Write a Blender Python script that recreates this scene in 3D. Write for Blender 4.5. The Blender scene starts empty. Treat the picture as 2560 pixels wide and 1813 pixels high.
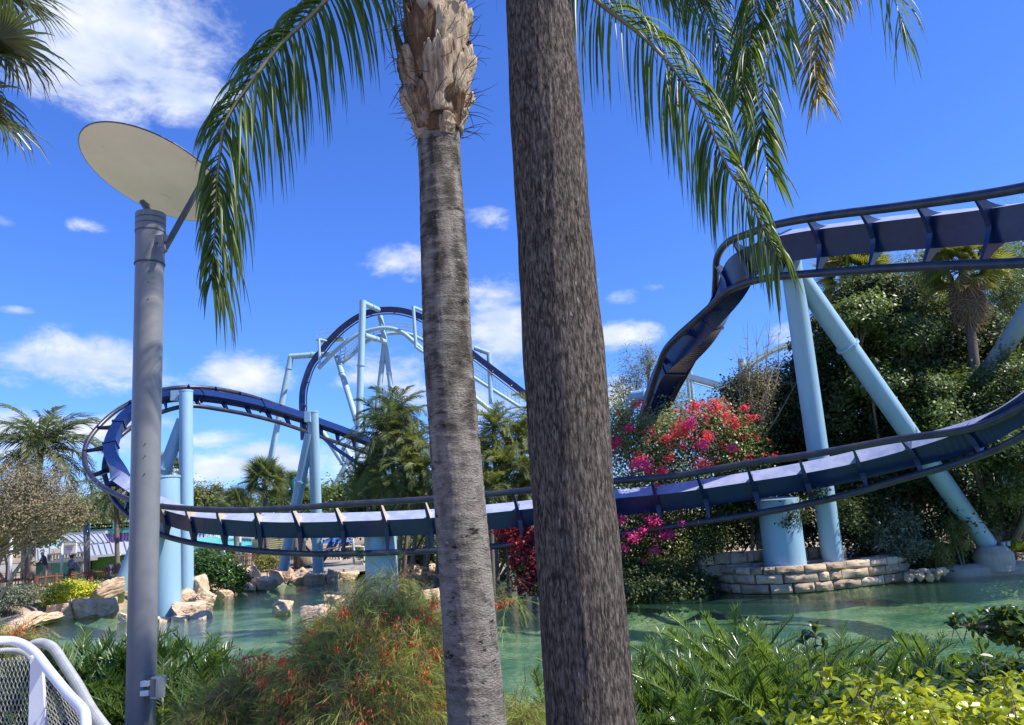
import bpy, bmesh, math, numpy as np
from mathutils import Vector, Matrix, Euler, noise as mnoise
rng = np.random.default_rng(11)
scn = bpy.context.scene
COL = scn.collection
# ---------------------------------------------------------------- camera
F = 1884.0
CAM = np.array([0.0, 0.0, 3.1])
pit = math.atan(394.0 / F); rol = math.atan(0.06)
fw = np.array([0, math.cos(pit), math.sin(pit)])
r0 = np.array([1.0, 0, 0]); u0 = np.array([0, -math.sin(pit), math.cos(pit)])
RT = math.cos(rol) * r0 - math.sin(rol) * u0
UP = math.sin(rol) * r0 + math.cos(rol) * u0
cd = bpy.data.cameras.new("camera"); cam = bpy.data.objects.new("camera", cd); COL.objects.link(cam)
cd.sensor_width = 36; cd.lens = F / 2560 * 36; cd.clip_end = 6000; cd.clip_start = 0.05
cam.matrix_world = Matrix(((RT[0], UP[0], -fw[0], CAM[0]), (RT[1], UP[1], -fw[1], CAM[1]), (RT[2], UP[2], -fw[2], CAM[2]), (0, 0, 0, 1)))
scn.camera = cam
def ray(px, py):
    return fw + (px - 1280) / F * RT + (906.5 - py) / F * UP
def P(px, py, Y):                       # a spot of the place seen at px,py lying Y metres ahead
    d = ray(px, py); return CAM + d * (Y / d[1])
def PZ(px, py, z=0.0):
    d = ray(px, py); return CAM + d * ((z - CAM[2]) / d[2])
def mpp(p):                             # metres per photograph pixel at p
    return float(np.dot(np.asarray(p) - CAM, fw)) / F
# ---------------------------------------------------------------- world, sun, exposure
SUN_AZ, SUN_EL = 104.0, 50.0             # azimuth clockwise from +Y
w = bpy.data.worlds.new("World"); scn.world = w; w.use_nodes = True
nt = w.node_tree; nt.nodes.clear()
def N(nt, t, **k):
    n = nt.nodes.new(t)
    for a, v in k.items(): setattr(n, a, v)
    return n
def setin(n, i, v):
    n.inputs[i].default_value = v
def build_world():
    L = nt.links.new
    out = N(nt, 'ShaderNodeOutputWorld'); bg = N(nt, 'ShaderNodeBackground'); setin(bg, 1, 0.105)
    sky = N(nt, 'ShaderNodeTexSky', sky_type='NISHITA', sun_disc=False)
    sky.sun_elevation = math.radians(SUN_EL); sky.sun_rotation = math.radians(SUN_AZ)
    sky.air_density = 1.0; sky.dust_density = 0.15; sky.ozone_density = 3.0
    tc = N(nt, 'ShaderNodeTexCoord')
    nrm = N(nt, 'ShaderNodeVectorMath', operation='NORMALIZE'); L(tc.outputs['Generated'], nrm.inputs[0])
    tint = N(nt, 'ShaderNodeMix', data_type='RGBA', blend_type='MULTIPLY'); setin(tint, 0, 1.0)
    L(sky.outputs[0], tint.inputs[6]); tint.inputs[7].default_value = (0.49, 0.80, 1.55, 1)
    # cloud masses: direction, size
    CL = [(250, 40, 200, 120, 1.05), (215, 170, 130, 85, 1.0), (390, 215, 135, 55, 1.0), (130, 60, 90, 80, .9), (215, 905, 125, 52, 1.0), (40, 950, 55, 26, .6),
          (605, 940, 92, 48, 1.0), (30, 1040, 55, 22, .8), (985, 655, 74, 36, .72), (1222, 540, 60, 24, .6), (1240, 745, 70, 38, .8),
          (1255, 840, 95, 66, 1.0), (1550, 840, 78, 30, .95), (960, 925, 100, 42, .85), (1030, 990, 70, 40, .9), (1557, 743, 34, 18, .7),
          (1635, 716, 30, 13, .6), (1545, 985, 50, 34, .9), (530, 1098, 78, 22, .85), (560, 1175, 100, 34, 1.1), (700, 1170, 120, 36, 1.0), (860, 1150, 110, 50, .8),
          (130, 1075, 170, 34, 1.0), (60, 1130, 120, 26, .9), (420, 1060, 60, 20, .7), (320, 1110, 80, 24, .8), (90, 905, 40, 18, .7), (1010, 700, 40, 14, .5), (1480, 700, 26, 10, .5), (640, 1130, 90, 26, .8), (35, 775, 26, 9, .6), (8, 553, 22, 17, .6), (212, 563, 36, 12, .5), (2020, 835, 60, 45, .9), (1300, 1010, 90, 40, .7), (1150, 1000, 70, 60, .9)]
    nz = N(nt, 'ShaderNodeTexNoise', noise_dimensions='3D'); setin(nz, 'Scale', 12.0); setin(nz, 'Detail', 9.0); setin(nz, 'Roughness', 0.66); setin(nz, 'Distortion', 0.25)
    mp = N(nt, 'ShaderNodeMapping'); mp.inputs['Scale'].default_value = (1, 1, 1.9); L(nrm.outputs[0], mp.inputs[0]); L(mp.outputs[0], nz.inputs['Vector'])
    acc = None
    for (px, py, rx, ry, wt) in CL:
        d = ray(px, py); m = np.linalg.norm(d); d = d / m
        k = F * m / 1.0
        a = N(nt, 'ShaderNodeVectorMath', operation='SUBTRACT'); L(nrm.outputs[0], a.inputs[0]); a.inputs[1].default_value = tuple(d)
        b = N(nt, 'ShaderNodeVectorMath', operation='MULTIPLY'); L(a.outputs[0], b.inputs[0]); b.inputs[1].default_value = (k / rx / 1.75, 1.5, k / ry / 1.8)
        c = N(nt, 'ShaderNodeVectorMath', operation='LENGTH'); L(b.outputs[0], c.inputs[0])
        e = N(nt, 'ShaderNodeMapRange', interpolation_type='SMOOTHSTEP'); L(c.outputs['Value'], e.inputs[0])
        setin(e, 1, 0.0); setin(e, 2, 1.35); setin(e, 3, wt); setin(e, 4, 0.0)
        if acc is None: acc = e.outputs[0]
        else:
            mx = N(nt, 'ShaderNodeMath', operation='MAXIMUM'); L(acc, mx.inputs[0]); L(e.outputs[0], mx.inputs[1]); acc = mx.outputs[0]
    # scattered clouds of the same sort all round, thin enough to keep the blue
    n2 = N(nt, 'ShaderNodeTexNoise'); setin(n2, 'Scale', 2.2); setin(n2, 'Detail', 3.0); L(mp.outputs[0], n2.inputs['Vector'])
    g = N(nt, 'ShaderNodeMapRange'); L(n2.outputs[0], g.inputs[0]); setin(g, 1, .60); setin(g, 2, .85); setin(g, 3, 0); setin(g, 4, .6)
    dy = N(nt, 'ShaderNodeSeparateXYZ'); L(nrm.outputs[0], dy.inputs[0])
    gm = N(nt, 'ShaderNodeMapRange'); L(dy.outputs[1], gm.inputs[0]); setin(gm, 1, .35); setin(gm, 2, .6); setin(gm, 3, 1.0); setin(gm, 4, 0.0)
    gg = N(nt, 'ShaderNodeMath', operation='MULTIPLY'); L(g.outputs[0], gg.inputs[0]); L(gm.outputs[0], gg.inputs[1])
    mx = N(nt, 'ShaderNodeMath', operation='MAXIMUM'); L(acc, mx.inputs[0]); L(gg.outputs[0], mx.inputs[1])
    s = N(nt, 'ShaderNodeMath', operation='MULTIPLY_ADD'); L(nz.outputs[0], s.inputs[0]); s.inputs[1].default_value = 1.9; s.inputs[2].default_value = -1.02
    t = N(nt, 'ShaderNodeMath', operation='ADD'); L(s.outputs[0], t.inputs[0]); L(mx.outputs[0], t.inputs[1])
    m = N(nt, 'ShaderNodeMapRange', interpolation_type='SMOOTHSTEP'); L(t.outputs[0], m.inputs[0]); setin(m, 1, .22); setin(m, 2, .95); setin(m, 3, 0); setin(m, 4, .93)
    gate = N(nt, 'ShaderNodeMapRange'); L(mx.outputs[0], gate.inputs[0]); setin(gate, 1, 0.02); setin(gate, 2, .22)
    mm = N(nt, 'ShaderNodeMath', operation='MULTIPLY'); L(m.outputs[0], mm.inputs[0]); L(gate.outputs[0], mm.inputs[1])
    n3 = N(nt, 'ShaderNodeTexNoise'); setin(n3, 'Scale', 14.0); setin(n3, 'Detail', 5.0); L(mp.outputs[0], n3.inputs['Vector'])
    cr = N(nt, 'ShaderNodeMapRange'); L(n3.outputs[0], cr.inputs[0]); setin(cr, 1, .35); setin(cr, 2, .65)
    cc = N(nt, 'ShaderNodeMix', data_type='RGBA'); L(cr.outputs[0], cc.inputs[0]); cc.inputs[6].default_value = (3.9, 4.7, 6.3, 1); cc.inputs[7].default_value = (6.3, 6.5, 6.9, 1)
    fin = N(nt, 'ShaderNodeMix', data_type='RGBA'); L(mm.outputs[0], fin.inputs[0]); L(tint.outputs[2], fin.inputs[6]); L(cc.outputs[2], fin.inputs[7])
    L(fin.outputs[2], bg.inputs[0]); L(bg.outputs[0], out.inputs[0])
build_world()
sd = bpy.data.lights.new("sun", 'SUN'); sd.energy = 5.0; sd.angle = math.radians(0.53); sd.color = (1.0, 0.95, 0.86)
so = bpy.data.objects.new("sun", sd); COL.objects.link(so)
az, el = math.radians(SUN_AZ), math.radians(SUN_EL)
tosun = Vector((math.sin(az) * math.cos(el), math.cos(az) * math.cos(el), math.sin(el)))
so.rotation_euler = tosun.to_track_quat('Z', 'Y').to_euler()
vs = scn.view_settings; vs.view_transform = 'Standard'; vs.look = 'None'; vs.exposure = 0.62; vs.gamma = 1.0; vs.use_curve_mapping = False
scn.cycles.use_denoising = True
scn.cycles.max_bounces = 8; scn.cycles.transparent_max_bounces = 12; scn.cycles.transmission_bounces = 6
scn.cycles.caustics_reflective = False; scn.cycles.caustics_refractive = False
# ---------------------------------------------------------------- materials
def newmat(name):
    m = bpy.data.materials.new(name); m.use_nodes = True; m.node_tree.nodes.clear(); return m, m.node_tree
def ramp(t, fac, cols):
    r = t.nodes.new('ShaderNodeValToRGB'); e = r.color_ramp.elements
    while len(e) < len(cols): e.new(0.5)
    for i, (p, c) in enumerate(cols): e[i].position = p; e[i].color = (*c, 1)
    t.links.new(fac, r.inputs[0]); return r.outputs[0]
def mat(name, c1, c2=None, rough=.5, scale=6., stretch=(1, 1, 1), detail=5, bump=0., bscale=None, spec=.5, metal=0., lo=.35, hi=.65, dirt=None, coat=0., attr=False, dirt2=None, crack=None):
    m, t = newmat(name); L = t.links.new
    o = N(t, 'ShaderNodeOutputMaterial'); b = N(t, 'ShaderNodeBsdfPrincipled'); L(b.outputs[0], o.inputs[0])
    b.inputs['Roughness'].default_value = rough; b.inputs['Specular IOR Level'].default_value = spec; b.inputs['Metallic'].default_value = metal
    if coat: b.inputs['Coat Weight'].default_value = coat; b.inputs['Coat Roughness'].default_value = .12
    tc = N(t, 'ShaderNodeTexCoord'); mp = N(t, 'ShaderNodeMapping'); mp.inputs['Scale'].default_value = stretch; L(tc.outputs['Object'], mp.inputs[0])
    if c2 is None: c2 = tuple(x * .82 for x in c1)
    nz = N(t, 'ShaderNodeTexNoise'); setin(nz, 'Scale', scale); setin(nz, 'Detail', detail); setin(nz, 'Roughness', .6); L(mp.outputs[0], nz.inputs['Vector'])
    if attr:
        a = N(t, 'ShaderNodeAttribute', attribute_name='var'); ad = N(t, 'ShaderNodeMath', operation='ADD'); L(nz.outputs[0], ad.inputs[0]); L(a.outputs['Fac'], ad.inputs[1])
        sb = N(t, 'ShaderNodeMath', operation='SUBTRACT'); L(ad.outputs[0], sb.inputs[0]); sb.inputs[1].default_value = .5; fac = sb.outputs[0]
    else: fac = nz.outputs[0]
    col = ramp(t, fac, [(lo, c1), (hi, c2)])
    for dirt in [d for d in (dirt2, dirt) if d]:
        n2 = N(t, 'ShaderNodeTexNoise'); setin(n2, 'Scale', dirt[1]); setin(n2, 'Detail', 8); setin(n2, 'Roughness', .7); L(mp.outputs[0], n2.inputs['Vector'])
        mr = N(t, 'ShaderNodeMapRange'); L(n2.outputs[0], mr.inputs[0]); setin(mr, 1, dirt[2]); setin(mr, 2, dirt[2] + .08)
        mx = N(t, 'ShaderNodeMix', data_type='RGBA'); L(mr.outputs[0], mx.inputs[0]); L(col, mx.inputs[6]); mx.inputs[7].default_value = (*dirt[0], 1); col = mx.outputs[2]
    if crack:
        cn = N(t, 'ShaderNodeTexNoise'); setin(cn, 'Scale', crack[0]); setin(cn, 'Detail', 3); setin(cn, 'Roughness', .55); cm = N(t, 'ShaderNodeMapping'); cm.inputs['Scale'].default_value = crack[2]; L(tc.outputs['Object'], cm.inputs[0]); L(cm.outputs[0], cn.inputs['Vector'])
        c1_ = N(t, 'ShaderNodeMath', operation='SUBTRACT'); L(cn.outputs[0], c1_.inputs[0]); c1_.inputs[1].default_value = .5; c2_ = N(t, 'ShaderNodeMath', operation='ABSOLUTE'); L(c1_.outputs[0], c2_.inputs[0])
        c3_ = N(t, 'ShaderNodeMapRange'); L(c2_.outputs[0], c3_.inputs[0]); setin(c3_, 1, 0.); setin(c3_, 2, crack[1]); setin(c3_, 3, 0.); setin(c3_, 4, 1.)
        cx = N(t, 'ShaderNodeMix', data_type='RGBA'); L(c3_.outputs[0], cx.inputs[0]); cx.inputs[6].default_value = (.022, .017, .014, 1); L(col, cx.inputs[7]); col = cx.outputs[2]
    L(col, b.inputs['Base Color'])
    if bump:
        bn = N(t, 'ShaderNodeTexNoise'); setin(bn, 'Scale', bscale or scale * 4); setin(bn, 'Detail', 6); setin(bn, 'Roughness', .65); L(mp.outputs[0], bn.inputs['Vector'])
        bp = N(t, 'ShaderNodeBump'); setin(bp, 'Strength', bump); setin(bp, 'Distance', .03); L(bn.outputs[0], bp.inputs['Height']); L(bp.outputs[0], b.inputs['Normal'])
    return m
def leafmat(name, dark, light, tr, trans=.35, rough=.42, spec=.5):
    m, t = newmat(name); L = t.links.new
    o = N(t, 'ShaderNodeOutputMaterial'); b = N(t, 'ShaderNodeBsdfPrincipled'); tl = N(t, 'ShaderNodeBsdfTranslucent'); mx = N(t, 'ShaderNodeMixShader')
    b.inputs['Roughness'].default_value = rough; b.inputs['Specular IOR Level'].default_value = spec
    a = N(t, 'ShaderNodeAttribute', attribute_name='var')
    oi = N(t, 'ShaderNodeObjectInfo'); mu = N(t, 'ShaderNodeMath', operation='MULTIPLY_ADD'); L(oi.outputs['Random'], mu.inputs[0]); mu.inputs[1].default_value = .3; L(a.outputs['Fac'], mu.inputs[2])
    L(ramp(t, mu.outputs[0], [(.1, dark), (1.1, light)]), b.inputs['Base Color'])
    L(ramp(t, mu.outputs[0], [(.1, tuple(x * .75 for x in tr)), (1.1, tr)]), tl.inputs[0])
    mx.inputs[0].default_value = trans; L(b.outputs[0], mx.inputs[1]); L(tl.outputs[0], mx.inputs[2]); L(mx.outputs[0], o.inputs[0]); return m
M = {}
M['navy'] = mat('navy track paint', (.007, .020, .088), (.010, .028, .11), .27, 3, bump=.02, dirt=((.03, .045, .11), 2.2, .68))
M['spine_glare'] = mat('navy paint with painted sun glare', (.40, .43, .56), (.27, .31, .47), .42, 2.5, detail=7)  # pale tone puts sun glare into the colour of the spine top
M['rail'] = mat('worn rail steel', (.012, .015, .045), (.05, .046, .05), .36, 2, detail=7, spec=.6)
M['blue'] = mat('pale blue column paint', (.30, .46, .57), (.25, .41, .52), .40, 2.2, (1.6, 1.6, .22), detail=8, lo=.3, hi=.7, dirt=((.30, .38, .40), 2.4, .62))
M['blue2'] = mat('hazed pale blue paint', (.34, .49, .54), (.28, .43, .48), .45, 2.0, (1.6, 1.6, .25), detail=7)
M['cream'] = mat('painted fin glare', (.62, .52, .40), (.55, .45, .33), .5, 3)  # warm sun glare on the fin faces, put into a colour
M['lampgrey'] = mat('lamp grey paint', (.185, .19, .19), (.155, .162, .165), .34, 8, dirt=((.28, .31, .33), 9, .66))
M['lampdark'] = mat('lamp bracket grey', (.07, .08, .09), (.05, .055, .06), .4, 8)
M['disc'] = mat('aged cream disc', (.86, .80, .74), (.78, .72, .65), .55, 2.2, detail=8, dirt=((.50, .44, .35), 3.5, .62))
M['barkdark'] = mat('fissured grey bark', (.050, .041, .034), (.215, .178, .145), .95, 75, (1, 1, .3), 9, 1.0, 75, .15, lo=.40, hi=.66, dirt=((.38, .34, .29), 32, .62), crack=(34, .030, (1, 1, .13)))
M['barkgrey'] = mat('ringed grey bark', (.35, .315, .275), (.10, .088, .075), .9, 10, (1, 1, 2.2), 10, 1.0, 60, .15, lo=.36, hi=.70, attr=True, dirt=((.026, .023, .021), 7.0, .575), dirt2=((.46, .46, .42), 22, .60), crack=(9, .012, (.8, .8, 5.5)))
M['boot'] = mat('dry leaf base', (.52, .42, .31), (.14, .085, .05), .9, 26, (1, 1, .14), 9, 1.0, 60, .15, lo=.40, hi=.70, attr=True, dirt=((.05, .03, .02), 9, .62))
M['fibre'] = mat('dark fibre', (.05, .03, .02), (.14, .08, .05), .9, 10)
M['rachis'] = mat('leaf stalk', (.16, .17, .06), (.24, .20, .10), .5, 6)
M['dead'] = leafmat('dead thatch', (.16, .10, .055), (.42, .31, .19), (.35, .22, .10), .2, .8, .2)
M['bark'] = mat('brown bark', (.13, .10, .075), (.24, .19, .14), .9, 9, (1, 1, .4), 7, .5)
M['twig'] = mat('pale bare twigs', (.34, .27, .19), (.22, .17, .11), .85, 4)
M['palmtrunk'] = mat('rough palm trunk', (.20, .165, .13), (.11, .09, .07), .95, 9, (1, 1, 2.5), 7, .7)
M['frond'] = leafmat('glossy palm frond', (.016, .040, .014), (.065, .11, .028), (.30, .42, .04), .36, .40, .38)
M['frondY'] = leafmat('yellowing palm frond', (.035, .036, .010), (.15, .13, .025), (.60, .46, .04), .38, .42, .35)
M['fpalm'] = leafmat('grey green palm frond', (.03, .05, .025), (.12, .15, .06), (.26, .34, .09), .3, .42)
M['fmid'] = leafmat('olive feather palm frond', (.045, .07, .022), (.19, .22, .065), (.34, .38, .08), .34, .42)
M['bougP'] = leafmat('pink bract', (.62, .02, .14), (.88, .08, .30), (.9, .1, .3), .4, .6)
M['fan'] = leafmat('fan palm leaf', (.05, .08, .03), (.18, .22, .08), (.34, .40, .09), .3, .42)
M['fanD'] = leafmat('dark fan palm leaf', (.02, .035, .012), (.09, .11, .04), (.16, .20, .04), .22, .35, .6)
M['fanY'] = leafmat('yellow green fan palm leaf', (.05, .075, .015), (.24, .24, .05), (.42, .44, .06), .35, .4)  # yellow green tone of the fan palms by the dark tree
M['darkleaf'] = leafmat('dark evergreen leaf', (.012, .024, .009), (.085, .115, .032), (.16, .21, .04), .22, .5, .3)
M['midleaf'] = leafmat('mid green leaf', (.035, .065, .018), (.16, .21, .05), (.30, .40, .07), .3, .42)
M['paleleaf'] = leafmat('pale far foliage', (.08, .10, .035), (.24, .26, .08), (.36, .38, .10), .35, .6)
M['tanleaf'] = leafmat('olive tan foliage', (.10, .09, .04), (.33, .27, .15), (.32, .28, .12), .3, .7)
M['greyleaf'] = leafmat('silvery grey leaf', (.07, .09, .05), (.27, .30, .20), (.22, .26, .12), .25, .5)
M['yellow'] = leafmat('bright yellow leaf', (.30, .34, .02), (.78, .74, .05), (.80, .78, .06), .3, .5)
M['philo'] = leafmat('glossy jungle leaf', (.015, .045, .012), (.09, .17, .04), (.2, .36, .05), .25, .25, .7)
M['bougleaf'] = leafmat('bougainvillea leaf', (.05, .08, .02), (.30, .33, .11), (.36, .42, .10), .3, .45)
M['boug'] = leafmat('magenta bract', (.50, .018, .03), (.86, .08, .12), (.88, .10, .12), .4, .6)
M['bougD'] = leafmat('deep red leaf', (.14, .012, .015), (.36, .03, .035), (.40, .04, .04), .35, .5)
M['coontie'] = leafmat('glossy feathered leaf', (.016, .040, .014), (.11, .19, .04), (.32, .48, .05), .36, .27, .75)
M['zamia'] = leafmat('dark leathery leaf', (.014, .036, .010), (.07, .13, .022), (.22, .36, .04), .3, .34, .5)
M['fern'] = leafmat('ferny olive leaf', (.10, .11, .02), (.28, .27, .06), (.36, .36, .08), .35, .5)
M['needle'] = leafmat('wiry green stem', (.10, .14, .03), (.40, .44, .11), (.50, .55, .10), .4, .5)
M['needleB'] = leafmat('wiry brown stem', (.08, .05, .025), (.24, .16, .08), (.25, .18, .08), .25, .6)
M['redflower'] = leafmat('coral red flower', (.60, .06, .02), (.88, .20, .07), (.9, .2, .08), .3, .5)
M['pinkflower'] = leafmat('coral pink flower', (.70, .08, .10), (.88, .18, .2), (.9, .2, .2), .35, .5)
M['shrubY'] = leafmat('yellow green rounded leaf', (.22, .28, .012), (.60, .60, .03), (.68, .72, .04), .35, .28, .6)
M['shrubD'] = leafmat('dark rounded leaf', (.016, .04, .010), (.085, .14, .026), (.24, .36, .03), .3, .32, .5)
M['rock'] = mat('tan sandstone', (.70, .52, .36), (.46, .31, .20), .85, 1.6, detail=9, bump=.5, bscale=3.2, spec=.2, dirt=((.22, .14, .10), 1.3, .62))
M['stoneW'] = mat('cut sandstone block', (.60, .45, .31), (.32, .24, .165), .88, 2.0, detail=8, bump=.7, bscale=7, spec=.2, lo=.3, hi=.72, attr=True, dirt=((.14, .11, .085), 2.4, .56))
M['mortar'] = mat('dark mortar', (.07, .055, .045), (.05, .04, .035), .95, 8, bump=.4)
M['concrete'] = mat('pale concrete', (.46, .41, .34), (.38, .33, .27), .85, 3, bump=.3)
M['white'] = mat('white railing paint', (.62, .64, .70), (.56, .58, .64), .35, 5, coat=.2)
M['wire'] = mat('steel mesh wire', (.42, .40, .38), (.30, .29, .28), .4, 10, metal=.4)
M['coil'] = mat('ribbed grey conduit', (.36, .37, .38), (.26, .27, .28), .5, 10)
M['beige'] = mat('beige plastic', (.58, .54, .44), (.52, .48, .38), .45, 10)
M['darkpl'] = mat('dark plastic', (.03, .03, .03), (.05, .05, .05), .4, 10)
M['fencewood'] = mat('red brown fence wood', (.17, .075, .045), (.10, .045, .028), .8, 10, (1, 1, .4), bump=.3)
M['greywood'] = mat('weathered grey wood', (.30, .28, .26), (.20, .19, .17), .8, 10)
M['roofG'] = mat('grey ribbed metal roof', (.42, .43, .44), (.36, .37, .39), .4, 3, spec=.6)
M['roofT'] = mat('teal metal roof', (.12, .50, .44), (.10, .44, .38), .4, 3)
M['green'] = mat('lime green wall paint', (.13, .33, .025), (.11, .28, .02), .6, 2)
M['dgreen'] = mat('dark green wall paint', (.018, .13, .075), (.015, .10, .06), .6, 2)
M['purple'] = mat('purple wall paint', (.40, .07, .50), (.36, .06, .45), .6, 2)
M['lilac'] = mat('lilac trim paint', (.62, .50, .78), (.58, .46, .72), .6, 4)
M['teal'] = mat('teal painted trim', (.12, .52, .45), (.10, .46, .40), .5, 4)
M['yellowW'] = mat('pale yellow siding', (.66, .62, .30), (.60, .56, .26), .6, 4)
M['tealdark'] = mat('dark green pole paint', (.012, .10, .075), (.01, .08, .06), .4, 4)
M['wtrim'] = mat('white trim', (.74, .74, .72), (.66, .66, .64), .5, 4)
M['umb'] = mat('blue canopy cloth', (.04, .16, .55), (.03, .13, .48), .7, 4)
M['paving'] = mat('grey paving', (.34, .31, .28), (.26, .24, .22), .85, 2, bump=.2)
M['skin'] = mat('skin', (.48, .28, .19), (.42, .24, .16), .55, 8)
M['navycloth'] = mat('dark navy cloth', (.012, .016, .03), (.02, .025, .04), .8, 20)
M['greycloth'] = mat('blue grey cloth', (.10, .12, .17), (.08, .10, .14), .8, 20)
M['lightcloth'] = mat('light shirt cloth', (.55, .58, .64), (.5, .52, .58), .8, 20)
M['bluecloth'] = mat('blue shirt cloth', (.03, .10, .42), (.025, .08, .36), .8, 20)
M['redcloth'] = mat('red shirt cloth', (.40, .06, .05), (.35, .05, .04), .8, 20)
M['khaki'] = mat('khaki cloth', (.22, .18, .12), (.18, .15, .10), .8, 20)
M['straw'] = mat('straw hat', (.66, .58, .42), (.58, .50, .35), .8, 30)
M['hair'] = mat('dark hair', (.02, .014, .01), (.03, .02, .015), .6, 30)
M['hairW'] = mat('white hair', (.62, .60, .57), (.55, .53, .50), .6, 30)
# ---------------------------------------------------------------- mesh helpers
WL = {}
def mkmesh(V, Fc, m, name='mesh', smooth=False, var=None):
    V = np.asarray(V, dtype=np.float64)
    me = bpy.data.meshes.new(name)
    if isinstance(Fc, np.ndarray):
        k = Fc.shape[1]; nf = len(Fc)
        me.vertices.add(len(V)); me.vertices.foreach_set('co', V.ravel())
        me.loops.add(nf * k); me.loops.foreach_set('vertex_index', Fc.astype(np.int32).ravel())
        me.polygons.add(nf); me.polygons.foreach_set('loop_start', np.arange(0, nf * k, k, dtype=np.int32))
        me.update(calc_edges=True)
    else:
        me.from_pydata([tuple(v) for v in V], [], [tuple(int(i) for i in f) for f in Fc]); me.update()
    if var is not None:
        a = me.attributes.new('var', 'FLOAT', 'FACE'); a.data.foreach_set('value', np.asarray(var, dtype=np.float32))
    if smooth: me.polygons.foreach_set('use_smooth', np.ones(len(me.polygons), dtype=bool))
    if m is not None: me.materials.append(M[m] if isinstance(m, str) else m)
    return me
def tag(o, label=None, cat=None, group=None, kind=None):
    if label: o['label'] = label
    if cat: o['category'] = cat
    if group: o['group'] = group
    if kind: o['kind'] = kind
    return o
def thing(name, label, cat, loc, group=None):
    o = bpy.data.objects.new(name, None); COL.objects.link(o); o.location = tuple(loc); o.empty_display_size = .2
    WL[o.name] = np.array(loc, dtype=float); return tag(o, label, cat, group)
def link(name, me, parent=None, base=None):
    o = bpy.data.objects.new(name, me); COL.objects.link(o)
    if parent is not None: o.parent = parent
    return o
def part(name, V, Fc, m, parent, smooth=False, var=None, label=None, kind=None):
    """mesh given in world coordinates, parented under parent"""
    w0 = WL[parent.name]; o = link(name, mkmesh(np.asarray(V, float) - w0, Fc, m, name, smooth, var), parent)
    WL[o.name] = w0
    if label: o['label'] = label
    if kind: o['kind'] = kind
    return o
def solo(name, V, Fc, m, label=None, cat=None, group=None, kind=None, smooth=False, var=None):
    V = np.asarray(V, float); b = np.array([V[:, 0].mean(), V[:, 1].mean(), V[:, 2].min()])
    if kind == 'structure': b = np.zeros(3)
    o = link(name, mkmesh(V - b, Fc, m, name, smooth, var)); o.location = tuple(b); WL[o.name] = b
    return tag(o, label, cat, group, kind)
def inst(name, me, parent, loc, rot, sc=1.0):
    """shared-mesh part: world loc, 3x3 rotation (columns), scale"""
    o = bpy.data.objects.new(name, me); COL.objects.link(o); o.parent = parent
    w0 = WL[parent.name]; R = Matrix([[rot[i][j] for j in range(3)] for i in range(3)]).to_4x4()
    o.matrix_local = Matrix.Translation(Vector(np.asarray(loc) - w0)) @ R @ Matrix.Diagonal((*(np.ones(3) * sc), 1)); return o
def nrmz(v):
    v = np.asarray(v, float); return v / (np.linalg.norm(v, axis=-1, keepdims=True) + 1e-12)
class G:
    def __init__(s): s.V = []; s.F = []; s.var = []
    def add(s, V, Fc, var=.5):
        n = len(s.V); s.V.extend([tuple(v) for v in V]); s.F.extend([tuple(i + n for i in f) for f in Fc]); s.var.extend([var] * len(Fc)); return s
    def box(s, c, h, R=None, var=.5):
        c = np.asarray(c, float); v = np.array([[x, y, z] for x in (-1, 1) for y in (-1, 1) for z in (-1, 1)]) * np.asarray(h, float)
        if R is not None: v = v @ np.asarray(R, float).T
        return s.add(v + c, [(0, 1, 3, 2), (4, 6, 7, 5), (0, 4, 5, 1), (2, 3, 7, 6), (0, 2, 6, 4), (1, 5, 7, 3)], var)
    def bar(s, a, b, wd, hh=None, up=(0, 0, 1), var=.5):
        a = np.asarray(a, float); b = np.asarray(b, float); hh = hh or wd; d = nrmz(b - a); x = np.cross(d, up)
        if np.linalg.norm(x) < 1e-3: x = np.cross(d, (1, 0, 0))
        x = nrmz(x); z = np.cross(x, d); return s.box((a + b) / 2, (wd / 2, np.linalg.norm(b - a) / 2, hh / 2), np.array([x, d, z]).T, var)
    def tube(s, pts, r, n=10, caps=True, var=.5):
        pts = np.asarray(pts, float); m = len(pts); r = np.ones(m) * np.asarray(r, float)
        T = np.gradient(pts, axis=0); T = nrmz(T); ref = np.array([0, 0, 1.]) if abs(T[0][2]) < .9 else np.array([1., 0, 0])
        V = []; x = nrmz(np.cross(ref, T[0]))
        for i in range(m):
            x = x - np.dot(x, T[i]) * T[i]; x = nrmz(x); y = np.cross(T[i], x)
            for k in range(n):
                a = 2 * math.pi * k / n; V.append(pts[i] + r[i] * (math.cos(a) * x + math.sin(a) * y))
        Fc = [(i * n + k, i * n + (k + 1) % n, (i + 1) * n + (k + 1) % n, (i + 1) * n + k) for i in range(m - 1) for k in range(n)]
        if caps: Fc.append(tuple(reversed(range(n)))); Fc.append(tuple(range((m - 1) * n, m * n)))
        return s.add(V, Fc, var)
    def prism(s, poly, z0, z1, var=.5):
        n = len(poly); V = [(x, y, z0) for x, y in poly] + [(x, y, z1) for x, y in poly]
        return s.add(V, [tuple(reversed(range(n))), tuple(range(n, 2 * n))] + [(i, (i + 1) % n, n + (i + 1) % n, n + i) for i in range(n)], var)
    def poly(s, pts, thick, nrm, var=.5):
        pts = np.asarray(pts, float); n = len(pts); d = np.asarray(nrm, float) * thick
        return s.add(np.vstack([pts, pts + d]), [tuple(reversed(range(n))), tuple(range(n, 2 * n))] + [(i, (i + 1) % n, n + (i + 1) % n, n + i) for i in range(n)], var)
    def part(s, name, m, parent, smooth=False, **k): return part(name, s.V, s.F, m, parent, smooth, s.var, **k)
    def solo(s, name, m, label=None, cat=None, group=None, kind=None, smooth=False): return solo(name, s.V, s.F, m, label, cat, group, kind, smooth, s.var)
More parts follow.
